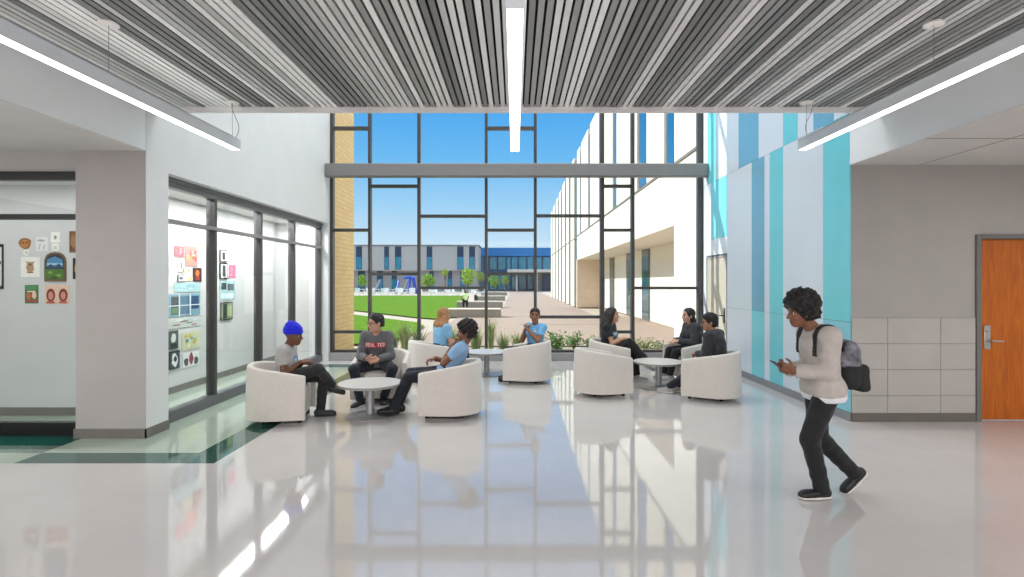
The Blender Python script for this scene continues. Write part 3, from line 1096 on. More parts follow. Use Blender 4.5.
def rounded_block(x0, x1, y0, y1, z0, z1, r, n=5):
    """soft cushion block: rounded-rectangle rings stacked with rounded top edge"""
    q = MB()

    def ring(ins, z):
        out = []
        rr = 0.05
        for (cx, cy, a0) in ((x1 - rr, y1 - rr, 0), (x0 + rr, y1 - rr, 90), (x0 + rr, y0 + rr, 180), (x1 - rr, y0 + rr, 270)):
            for k in range(5):
                a = math.radians(a0 + 90 * k / 4)
                out.append((cx + (rr - ins) * math.cos(a), cy + (rr - ins) * math.sin(a), z))
        return out
    rings = [ring(0, z0)]
    for k in range(n + 1):
        a = PI / 2 * k / n
        rings.append(ring(r * (1 - math.cos(a)), z1 - r + r * math.sin(a)))
    rings.append([(p[0] * 0.5 + (x0 + x1) / 4, p[1] * 0.5 + (y0 + y1) / 4, z1 + 0.012) for p in rings[-1]])
    k = len(rings[0])
    vs = [v for r_ in rings for v in r_]
    fs = []
    for i in range(len(rings) - 1):
        for j in range(k):
            j2 = (j + 1) % k
            fs.append((i * k + j, i * k + j2, (i + 1) * k + j2, (i + 1) * k + j))
    fs.append(tuple((len(rings) - 1) * k + j for j in range(k)))
    fs.append(tuple(reversed(range(k))))
    q.add(vs, fs)
    return q


ch0 = empty('tub_chair')
tub_shell().build('shell', M_uph, ch0, True)
rounded_block(-0.225, 0.285, -0.220, 0.220, 0.235, 0.40, 0.04).build('seat_cushion', M_uph, ch0, True)
MB().bbox(-0.19, 0.275, -0.205, 0.205, 0.06, 0.228, 0.012).build('seat_base', M_uph, ch0)
for (fx, fy) in ((0.24, -0.225), (0.24, 0.225), (-0.17, -0.16), (-0.17, 0.16)):
    MB().lathe([(0.022, 0), (0.026, 0.012), (0.026, 0.066)], 14, (fx, fy, 0)).build('foot', M_glide, ch0, True)
MB().bbox(-0.19, 0.26, -0.21, 0.21, 0.046, 0.061, 0.004).build('base_plate', M_glide, ch0)

CHAIRS = [
    (-2.77, 6.56, 10, 'cream tub chair holding the person in the blue beanie'),
    (-1.84, 7.66, -86, 'cream tub chair facing the room under the man in the gray sweatshirt'),
    (-0.80, 6.80, 177, 'cream tub chair under the curly haired person resting chin on hand'),
    (-1.37, 9.10, 28, 'pale cream tub chair under the blond person, its back to the lounge'),
    (0.205, 9.06, 166, 'cream tub chair under the man in the light blue shirt in the middle'),
    (1.26, 8.04, 16, 'empty cream tub chair in front of the woman in the black shirt'),
    (1.63, 9.25, -14, 'cream tub chair under the long haired woman in the black shirt'),
    (2.77, 7.76, 147, 'cream tub chair nearest the right wall, under the person seen from behind'),
    (2.96, 9.30, 190, 'cream tub chair under the woman in the black jacket, near the beige door'),
]
for k, (x, y, a, lab) in enumerate(CHAIRS):
    o = ch0 if k == 0 else copy_tree(ch0)
    o.location = (x, y, 0)
    o.rotation_euler = (0, 0, math.radians(a))
    tag(o, lab, 'chair', 'cream tub chairs in the lounge')

# ---- coffee tables
M_top = mat('laminate_gray', (206, 203, 200), 0.35, 0.03, 20)
M_edge = mat('laminate_edge', (150, 146, 142), 0.5, 0.03, 20)
M_steel = mat('table_silver', (168, 168, 170), 0.38, 0.03, 10, metal=0.5)
tb0 = empty('coffee_table')
MB().lathe([(0.372, 0.376), (0.381, 0.380), (0.384, 0.388), (0.384, 0.402), (0.379, 0.408)], 48).build('tabletop', M_top, tb0, True)
MB().lathe([(0.3845, 0.384), (0.3855, 0.390), (0.3855, 0.400), (0.3845, 0.405)], 48).build('edge_band', M_edge, tb0, True)
MB().lathe([(0.052, 0.02), (0.050, 0.03), (0.050, 0.36), (0.09, 0.372), (0.09, 0.377)], 28).build('pedestal', M_steel, tb0, True)
MB().lathe([(0.292, 0), (0.298, 0.006), (0.296, 0.012), (0.20, 0.019), (0.06, 0.026), (0.05, 0.03)], 44).build('base', M_steel, tb0, True)
for k, (x, y, lab) in enumerate([(-1.764, 6.70, 'round gray coffee table between the three seated people at left'),
                                 (-0.50, 9.70, 'round pale coffee table left of the man in light blue'),
                                 (2.22, 8.50, 'round pale coffee table amid the group at right')]):
    o = tb0 if k == 0 else copy_tree(tb0)
    o.location = (x, y, 0)
    tag(o, lab, 'table', 'round pedestal coffee tables')

# ------------------------------------------------------------------ student art
rndA = random.Random(21)


def art(name, org, ux, uy, n, w, h, bg, shapes, label, group, frame=None, outline=None):
    """a sheet on the wall: its drawing is laid on as thin coloured shapes (u, v in 0..1)"""
    cols = [bg] + [c for (c, _) in shapes] + ([frame] if frame else [])
    org, ux, uy, n = Vector(org), Vector(ux), Vector(uy), Vector(n)
    q = MB()
    poly = outline or [(0, 0), (1, 0), (1, 1), (0, 1)]
    fr = 0.0
    if frame:
        q.prism([(p[0] * w, p[1] * h) for p in poly], org, ux, uy, n, 0.012, len(cols) - 1)
        fr = 0.07
        q.prism([((p[0] * (1 - 2 * fr) + fr) * w, (p[1] * (1 - 2 * fr) + fr) * h) for p in poly], org + n * 0.012, ux, uy, n, 0.002, 0)
    else:
        q.prism([(p[0] * w, p[1] * h) for p in poly], org, ux, uy, n, 0.003, 0)
    t = 0.014 if frame else 0.003
    for i, (c, pg) in enumerate(shapes):
        q.prism([(p[0] * w, p[1] * h) for p in pg], org + n * (t + 0.0004 * i), ux, uy, n, 0.0006, i + 1)
    o = q.build(name, [flat(c) for c in cols])
    tag(o, label, 'artwork', group)
    return o


def blob(cx, cy, rx, ry, n=16, j=0.0):
    return [(cx + rx * math.cos(2 * PI * k / n) * (1 + rndA.uniform(-j, j)), cy + ry * math.sin(2 * PI * k / n) * (1 + rndA.uniform(-j, j))) for k in range(n)]


def rect(a, b, c, d):
    return [(a, c), (b, c), (b, d), (a, d)]


YA = 6.705
GA = 'student artworks on the far left gallery wall'


def wart(x0, x1, y0, y1, bg, shapes, label, **kw):
    a, b = pt(x0, y1, YA), pt(x1, y0, YA)
    return art('artwork', (a.x, YA + 0.014, a.z), (1, 0, 0), (0, 0, 1), (0, -1, 0), b.x - a.x, b.z - a.z, bg, shapes, label, GA, **kw)


wart(18, 30, 237.5, 249, (150, 92, 40), [((186, 128, 66), blob(0.5, 0.45, 0.36, 0.36, 12, 0.1)), ((90, 52, 26), blob(0.35, 0.55, 0.09, 0.08)), ((90, 52, 26), blob(0.65, 0.55, 0.09, 0.08))],
     'round orange brown paper mask above the white sheet', outline=blob(0.5, 0.5, 0.5, 0.5, 14, 0.12))
wart(22, 29, 248.5, 255.5, (236, 234, 228), [((200, 196, 190), blob(0.5, 0.4, 0.2, 0.2))], 'small white paper scrap under the orange mask', outline=blob(0.5, 0.5, 0.5, 0.5, 10, 0.15))
wart(20, 39, 257, 277, (238, 234, 226), [((176, 140, 110), blob(0.5, 0.5, 0.20, 0.30, 14, 0.15)), ((176, 140, 110), [(0.25, 0.8), (0.4, 0.75), (0.38, 0.6)]), ((176, 140, 110), [(0.75, 0.8), (0.6, 0.75), (0.62, 0.6)]),
                                         ((110, 80, 60), blob(0.5, 0.62, 0.08, 0.05)), ((110, 80, 60), rect(0.32, 0.68, 0.2, 0.24))], 'white sheet with a brown animal drawing')
wart(35, 47, 237, 251, (226, 226, 224), [((150, 152, 154), [(0.2, 0.1), (0.26, 0.1), (0.4, 0.5), (0.34, 0.5)]), ((150, 152, 154), [(0.6, 0.1), (0.66, 0.1), (0.8, 0.45), (0.72, 0.45)]), ((170, 172, 174), blob(0.45, 0.75, 0.3, 0.08, 14, 0.2))],
     'faint pencil sketch left of the small white papers')
wart(50, 59, 232, 242.5, (242, 240, 234), [((150, 146, 140), blob(0.5, 0.5, 0.18, 0.2, 12, 0.2))], 'small white paper with one gray sketch, above the arched painting')
wart(51, 58, 243.5, 250.5, (238, 236, 230), [((140, 138, 134), rect(0.25, 0.75, 0.3, 0.4)), ((140, 138, 134), rect(0.3, 0.7, 0.55, 0.62))], 'smaller white note just over the arched painting')
arch = [(0, 0), (1, 0), (1, 0.7), (0.96, 0.82), (0.86, 0.92), (0.7, 0.98), (0.5, 1.0), (0.3, 0.98), (0.14, 0.92), (0.04, 0.82), (0, 0.7)]
wart(44, 65.5, 252, 281.5, (30, 40, 48), [((70, 130, 170), [(0.1, 0.5), (0.9, 0.5), (0.85, 0.75), (0.5, 0.85), (0.15, 0.75)]), ((160, 196, 216), rect(0.14, 0.86, 0.56, 0.62)), ((34, 60, 90), [(0.1, 0.44), (0.3, 0.6), (0.5, 0.5), (0.7, 0.62), (0.9, 0.44)]),
                                            ((76, 112, 40), rect(0.08, 0.92, 0.08, 0.42)), ((120, 160, 60), blob(0.3, 0.3, 0.12, 0.05, 12, 0.3)), ((120, 160, 60), blob(0.68, 0.2, 0.14, 0.05, 12, 0.3)), ((44, 72, 26), blob(0.5, 0.14, 0.2, 0.04, 12, 0.3))],
     'arched landscape painting in a brown frame', frame=(112, 84, 54), outline=arch)
wart(68.5, 77, 231, 252.5, (126, 82, 50), [((160, 112, 72), blob(0.5, 0.5, 0.3, 0.3, 14, 0.2)), ((92, 58, 34), rect(0.1, 0.4, 0.1, 0.3))], 'brown picture half hidden by the pier')
wart(72, 79, 258, 279, (24, 24, 26), [((222, 190, 40), blob(0.6, 0.5, 0.32, 0.3, 14, 0.1))], 'black picture with a yellow shape beside the pier')
wart(24, 37.5, 285, 303.5, (74, 108, 74), [((196, 96, 60), blob(0.3, 0.4, 0.16, 0.2)), ((230, 190, 160), blob(0.7, 0.45, 0.16, 0.2)), ((160, 70, 50), rect(0.05, 0.95, 0.08, 0.2)), ((70, 140, 80), rect(0.05, 0.95, 0.75, 0.95)), ((240, 220, 190), rect(0.2, 0.8, 0.62, 0.68))],
     'small green and orange painting under the white animal sheet')
wart(44, 69, 285, 303.5, (226, 190, 166), [((120, 46, 40), blob(0.24, 0.45, 0.18, 0.36)), ((206, 140, 116), blob(0.24, 0.42, 0.10, 0.22)), ((120, 46, 40), blob(0.74, 0.45, 0.18, 0.36)), ((206, 140, 116), blob(0.74, 0.42, 0.10, 0.22)), ((196, 90, 70), rect(0.08, 0.4, 0.0, 0.12)), ((196, 90, 70), rect(0.58, 0.9, 0.0, 0.12))],
     'painting of two red haired portraits on a pink ground')
wart(-14, 2.6, 244, 289, (225, 225, 225), [((60, 60, 64), rect(0.1, 0.9, 0.55, 0.62)), ((120, 120, 126), rect(0.15, 0.85, 0.2, 0.45))], 'black framed poster cut by the left edge of the view', frame=(18, 18, 20))

XS = -4.995
GS = 'student artworks behind the side glazing'


def sart(x0, x1, y0, y1, bg, shapes, label, **kw):
    """sheet on the side wall; its top and bottom are taken at its middle"""
    Ya, Yb = XS * F / (x0 - VX), XS * F / (x1 - VX)
    Ym = (Ya + Yb) / 2
    za, zb = EYE - (y1 - VY) / F * Ym, EYE - (y0 - VY) / F * Ym
    return art('artwork', (XS, Ya, za), (0, 1, 0), (0, 0, 1), (1, 0, 0), Yb - Ya, zb - za, bg, shapes, label, GS, **kw)


def conf(n, cols):
    out = []
    for k in range(n):
        a, c = rndA.uniform(0.05, 0.75), rndA.uniform(0.05, 0.75)
        out.append((cols[k % len(cols)], rect(a, a + rndA.uniform(0.1, 0.2), c, c + rndA.uniform(0.08, 0.2))))
    return out


sart(174.5, 184, 246, 257, (214, 120, 136), conf(7, [(236, 190, 170), (180, 70, 100), (226, 150, 80)]), 'small pink collage at the top of the first glass bay')
sart(185, 197.5, 246, 266, (226, 150, 140), conf(12, [(240, 190, 90), (196, 90, 130), (246, 220, 200), (220, 110, 60)]), 'larger pink and orange collage at the top of the first glass bay')
sart(178, 184, 260, 272, (240, 240, 238), [((110, 110, 120), blob(0.5, 0.5, 0.12, 0.3)), ((110, 110, 120), rect(0.3, 0.7, 0.7, 0.76))], 'white sheet with a slim dark figure below the pink collages')
sart(183, 192, 268, 281, (240, 228, 196), conf(6, [(226, 190, 120), (250, 246, 230), (196, 170, 130)]), 'cream patterned sheet beside the red painting')
sart(193, 201.5, 268, 281.5, (70, 30, 30), [((220, 110, 50), blob(0.5, 0.6, 0.25, 0.25, 14, 0.1)), ((150, 50, 40), rect(0.25, 0.75, 0.1, 0.35))], 'dark painting with a glowing orange center')
sart(177.5, 183, 275, 281.5, (236, 236, 236), [((90, 100, 110), rect(0.2, 0.8, 0.3, 0.7))], 'small gray picture under the slim figure', frame=(80, 84, 90))
sart(174, 200, 283, 292, (168, 204, 208), conf(5, [(196, 220, 222), (140, 186, 196)]), 'pale turquoise sheet above the photo board')
sart(168, 200, 294, 316, (120, 160, 176), [((40, 60, 70), rect(0.08, 0.30, 0.1, 0.9)), ((60, 110, 140), rect(0.36, 0.64, 0.1, 0.9)), ((30, 70, 110), rect(0.70, 0.95, 0.3, 0.9)), ((90, 130, 90), rect(0.1, 0.28, 0.15, 0.4)), ((220, 226, 228), rect(0.0, 1.0, 0.47, 0.51)),
                                              ((220, 226, 228), rect(0.31, 0.34, 0.0, 1.0)), ((220, 226, 228), rect(0.65, 0.68, 0.0, 1.0))], 'blue photo board divided by white bars')
sart(168, 201, 317, 327, (196, 204, 200), conf(8, [(150, 90, 70), (110, 140, 120), (230, 232, 230)]), 'pale strip of small pictures under the photo board')
sart(167.5, 177.5, 331, 349, (70, 90, 84), [((210, 214, 210), blob(0.5, 0.6, 0.25, 0.25, 12, 0.2)), ((30, 40, 40), rect(0.2, 0.8, 0.1, 0.3))], 'dark green print, upper of the two dark prints near the floor', frame=(40, 44, 46))
sart(182, 200, 332, 349, (206, 206, 170), conf(10, [(90, 150, 170), (200, 180, 90), (120, 150, 90), (236, 230, 200)]), 'colorful landscape sheet near the floor')
sart(168.5, 179, 351, 369, (60, 66, 76), [((226, 228, 230), blob(0.5, 0.5, 0.3, 0.35, 14, 0.25)), ((30, 34, 40), blob(0.55, 0.55, 0.14, 0.16, 12, 0.2))], 'black and white portrait, lower of the two dark prints', frame=(34, 36, 40))
sart(182.5, 199, 352, 366, (228, 230, 230), [((70, 74, 84), blob(0.2, 0.35, 0.12, 0.3, 12, 0.2)), ((150, 60, 70), blob(0.5, 0.55, 0.13, 0.4, 12, 0.2)), ((60, 80, 70), blob(0.8, 0.35, 0.13, 0.3, 12, 0.2))], 'drawing of three standing figures near the floor')
sart(219.5, 226.5, 250, 262, (210, 212, 212), [((60, 62, 66), rect(0.3, 0.7, 0.2, 0.8))], 'upper dark framed print in the second glass bay', frame=(20, 20, 22))
sart(219.5, 227, 263, 279, (214, 216, 216), [((70, 72, 76), rect(0.3, 0.7, 0.15, 0.85))], 'lower dark framed print in the second glass bay', frame=(20, 20, 22))
sart(229, 235.5, 265, 278, (224, 120, 150), conf(4, [(240, 180, 196), (190, 80, 110)]), 'pink sheet in the second glass bay')
sart(219.5, 235, 281, 300, (160, 196, 198), [((40, 60, 70), rect(0.1, 0.42, 0.55, 0.9)), ((60, 80, 90), rect(0.5, 0.9, 0.5, 0.85)), ((210, 224, 226), rect(0.1, 0.9, 0.1, 0.35))], 'turquoise board with dark pictures in the second glass bay')
sart(220, 232, 302, 320, (120, 140, 110), [((40, 60, 50), rect(0.15, 0.5, 0.1, 0.9)), ((160, 180, 120), rect(0.55, 0.9, 0.2, 0.8))], 'tall green print near the bottom of the second glass bay', frame=(40, 44, 44))
# ------------------------------------------------------------------ bodies as signed distance fields
def V(*a):
    return np.array(a, float)


def nz(a):
    return a / (np.linalg.norm(a) + 1e-9)


class Sdf:
    """smooth union of tapered capsules, ellipsoids and rounded boxes, meshed into one closed surface"""

    def __init__(self):
        self.p = []

    def cap(self, a, b, ra, rb=None, k=0.02, cuts=(), sub=False):
        rb = ra if rb is None else rb
        a, b = np.array(a, float), np.array(b, float)
        ab = b - a
        L = ab.dot(ab) + 1e-9

        def f(P):
            d = P - a
            t = np.clip((d @ ab) / L, 0, 1)
            return np.linalg.norm(d - t[..., None] * ab, axis=-1) - (ra + (rb - ra) * t)
        r = max(ra, rb)
        self.p.append((f, np.minimum(a, b) - r, np.maximum(a, b) + r, k, cuts, sub))
        return self

    def ell(self, c, r, R=None, k=0.02, cuts=(), sub=False):
        c, r = np.array(c, float), np.array(r, float)
        R = np.eye(3) if R is None else R

        def f(P):
            q = (P - c) @ R
            k0 = np.linalg.norm(q / r, axis=-1)
            k1 = np.linalg.norm(q / (r * r), axis=-1) + 1e-9
            return k0 * (k0 - 1) / k1
        m = np.abs(R) @ r
        self.p.append((f, c - m, c + m, k, cuts, sub))
        return self

    def box(self, c, h, R=None, rad=0.01, k=0.01, cuts=(), sub=False):
        c, h = np.array(c, float), np.array(h, float)
        R = np.eye(3) if R is None else R

        def f(P):
            q = np.abs((P - c) @ R) - (h - rad)
            return np.linalg.norm(np.maximum(q, 0), axis=-1) + np.minimum(q.max(-1), 0) - rad
        m = np.abs(R) @ h
        self.p.append((f, c - m, c + m, k, cuts, sub))
        return self

    def mesh(self, h=0.008, cuts=(), noise=None):
        lo = np.min([p[1] for p in self.p if not p[5]], axis=0) - 0.03
        hi = np.max([p[2] for p in self.p if not p[5]], axis=0) + 0.03
        n = np.ceil((hi - lo) / h).astype(int) + 1
        G = np.full(n, 0.08, np.float32)
        ax = [lo[i] + h * np.arange(n[i]) for i in range(3)]
        M = 0.05
        for (f, a, b, k, pc, sub) in self.p:
            i0 = np.maximum(np.floor((a - M - lo) / h).astype(int), 0)
            i1 = np.minimum(np.ceil((b + M - lo) / h).astype(int) + 1, n)
            if (i1 <= i0).any():
                continue
            P = np.stack(np.meshgrid(*[ax[i][i0[i]:i1[i]] for i in range(3)], indexing='ij'), -1)
            d = f(P)
            for (o, nn) in pc:
                d = np.maximum(d, (P - np.array(o)) @ np.array(nn))
            sl = tuple(slice(i0[i], i1[i]) for i in range(3))
            g = G[sl]
            if sub:
                G[sl] = np.maximum(g, -d)
            else:
                t = np.clip(0.5 + 0.5 * (g - d) / k, 0, 1)
                G[sl] = g + (d - g) * t - k * t * (1 - t)
        if cuts or noise:
            P = np.stack(np.meshgrid(*ax, indexing='ij'), -1)
            if noise:
                G = G + noise(P).astype(np.float32)
            for (o, nn) in cuts:
                G = np.maximum(G, (P - np.array(o)) @ np.array(nn))
        G[0], G[-1], G[:, 0], G[:, -1], G[:, :, 0], G[:, :, -1] = (0.05,) * 6
        return nets(G, lo, h)


def nets(G, lo, h):
    S = G < 0
    nx, ny, nzz = G.shape
    cnt = np.zeros((nx - 1, ny - 1, nzz - 1), np.float32)
    acc = np.zeros((nx - 1, ny - 1, nzz - 1, 3), np.float32)
    cross = []
    for a in range(3):
        sl0 = [slice(None)] * 3
        sl1 = [slice(None)] * 3
        sl0[a], sl1[a] = slice(0, -1), slice(1, None)
        s0, s1 = S[tuple(sl0)], S[tuple(sl1)]
        c = s0 != s1
        I = np.argwhere(c)
        g0, g1 = G[tuple(sl0)][c], G[tuple(sl1)][c]
        t = g0 / (g0 - g1)
        pos = I.astype(np.float32)
        pos[:, a] += t
        cross.append((I, s0[c]))
        u, w = (a + 1) % 3, (a + 2) % 3
        for du in (0, -1):
            for dw in (0, -1):
                J = I.copy()
                J[:, u] += du
                J[:, w] += dw
                np.add.at(cnt, tuple(J.T), 1)
                np.add.at(acc, tuple(J.T), pos)
    act = cnt > 0
    idx = np.full(cnt.shape, -1, np.int64)
    idx[act] = np.arange(act.sum())
    verts = acc[act] / cnt[act][:, None] * h + lo
    faces = []
    for a in range(3):
        I, s = cross[a]
        u, w = (a + 1) % 3, (a + 2) % 3
        q = []
        for (du, dw) in ((-1, -1), (0, -1), (0, 0), (-1, 0)):
            J = I.copy()
            J[:, u] += du
            J[:, w] += dw
            q.append(idx[tuple(J.T)])
        q = np.stack(q, 1)
        q[~s] = q[~s][:, ::-1]
        faces.append(q)
    return verts, np.concatenate(faces)


def obj_from(name, vf, mats, parent, pick=None):
    v, f = vf
    me = bpy.data.meshes.new(name)
    me.vertices.add(len(v))
    me.vertices.foreach_set('co', np.asarray(v, np.float32).ravel())
    me.loops.add(len(f) * 4)
    me.loops.foreach_set('vertex_index', f.astype(np.int32).ravel())
    me.polygons.add(len(f))
    me.polygons.foreach_set('loop_start', np.arange(0, len(f) * 4, 4, dtype=np.int32))
    me.polygons.foreach_set('use_smooth', np.ones(len(f), bool))
    for m in (mats if isinstance(mats, (list, tuple)) else [mats]):
        me.materials.append(m)
    if pick is not None:
        me.polygons.foreach_set('material_index', pick(v[f].mean(1)).astype(np.int32))
    me.update(calc_edges=True)
    me.validate()
    o = bpy.data.objects.new(name, me)
    COL.objects.link(o)
    o.parent = parent
    return o


def rot(axis, deg):
    return np.array(Matrix.Rotation(math.radians(deg), 3, Vector(axis)))


def mid_joint(a, b, l1, l2, pole):
    """elbow or knee between a and b, bent toward pole"""
    d = b - a
    L = np.linalg.norm(d)
    u = d / L
    if L > (l1 + l2) * 0.995:
        l1, l2 = l1 * L / ((l1 + l2) * 0.995), l2 * L / ((l1 + l2) * 0.995)
    x = (l1 * l1 - l2 * l2 + L * L) / (2 * L)
    hh = math.sqrt(max(0, l1 * l1 - x * x))
    p = np.array(pole, float)
    p = nz(p - u * p.dot(u))
    return a + u * x + p * hh


def frame(f, up):
    f = nz(np.array(f, float))
    l = nz(np.cross(np.array(up, float), f))
    return np.stack([f, l, np.cross(f, l)], 1)


def add_hand(S, wrist, fwd, palm, side, curl=(35, 45, 30), spread=1.0, sc=1.0):
    """palm, four fingers of unequal length with bent knuckles, and a thumb from the side of the palm.
    fwd: direction of the fingers, palm: where the palm faces, side: +1 when the thumb is on +cross(palm, fwd)"""
    f = nz(np.array(fwd, float))
    p = np.array(palm, float)
    p = nz(p - f * p.dot(f))
    s = np.cross(p, f) * side
    R = np.stack([f, s, p], 1)
    S.box(wrist + f * 0.046 * sc, (0.050 * sc, 0.040 * sc, 0.014 * sc), R, 0.013 * sc, 0.012)
    for i, (off, ln) in enumerate(((0.029, 0.072), (0.010, 0.080), (-0.010, 0.075), (-0.029, 0.060))):
        b = wrist + (f * (0.090 - 0.004 * abs(i - 1)) + s * off) * sc
        ang, q = 0.0, b
        for j, (cl, frac) in enumerate(zip(curl, (0.45, 0.31, 0.24))):
            ang += math.radians(cl + 4 * i)
            d = f * math.cos(ang) + p * math.sin(ang) + s * off * 1.5 * spread * (1 if j == 0 else 0.3)
            e = q + nz(d) * ln * frac * sc
            S.cap(q, e, (0.0092 - 0.0008 * j) * sc, (0.0086 - 0.001 * j) * sc, 0.004)
            q = e
    b = wrist + (f * 0.030 + s * 0.034) * sc
    m = b + nz(f * 0.7 + s * 0.75 + p * 0.35) * 0.040 * sc
    e = m + nz(f * 0.95 + s * 0.15 + p * 0.45) * 0.034 * sc
    S.cap(b, m, 0.013 * sc, 0.0105 * sc, 0.008).cap(m, e, 0.0105 * sc, 0.008 * sc, 0.004)


def add_head(S, c, H, sc=1.0, fem=False):
    def w(x, y, z):
        return c + H @ (V(x, y, z) * sc)
    S.ell(w(-0.014, 0, 0.030), V(0.096, 0.076, 0.086) * sc, H, 0.02)
    S.ell(w(0.022, 0, -0.040), V(0.066, 0.058, 0.074) * sc, H, 0.025)
    S.ell(w(0.050, 0, -0.088), V(0.034, 0.036 if not fem else 0.030, 0.026) * sc, H, 0.02)
    S.cap(w(0.083, 0, 0.010), w(0.104, 0, -0.028), 0.008 * sc, 0.012 * sc, 0.010)
    for s in (1, -1):
        S.cap(w(0.074, 0.018 * s, 0.022), w(0.062, 0.046 * s, 0.020), 0.010 * sc, 0.008 * sc, 0.012)
        S.ell(w(0.056, 0.040 * s, -0.030), V(0.022, 0.018, 0.020) * sc, H, 0.02)
        S.cap(w(0.096, 0.008 * s, -0.033), w(0.094, 0.012 * s, -0.036), 0.008 * sc, 0.007 * sc, 0.006)
        S.ell(w(-0.008, 0.078 * s, -0.012), V(0.018, 0.008, 0.031) * sc, H @ rot((0, 0, 1), -18 * s), 0.006)
        S.ell(w(0.083, 0.030 * s, 0.002), V(0.016, 0.017, 0.010) * sc, H, 0.004, sub=True)
    S.cap(w(0.083, 0.016, -0.060), w(0.083, -0.016, -0.060), 0.0075 * sc, 0.0075 * sc, 0.006)
    S.cap(w(0.080, 0.013, -0.071), w(0.080, -0.013, -0.071), 0.008 * sc, 0.008 * sc, 0.006)


def wob(amp, fr, seed=0.0):
    def f(P):
        return amp * (np.sin(P[..., 0] * fr + seed + 2 * np.sin(P[..., 2] * fr * 0.6)) * np.sin(P[..., 1] * fr * 0.9 + 1.3 + seed)
                      + 0.6 * np.sin(P[..., 2] * fr * 1.1 + P[..., 0] * fr * 0.7 + seed))
    return f


EYE_W = mat('eye_white', (226, 222, 216), 0.2, 0.01, 50)
EYE_I = mat('eye_iris', (42, 28, 20), 0.15, 0.1, 80)


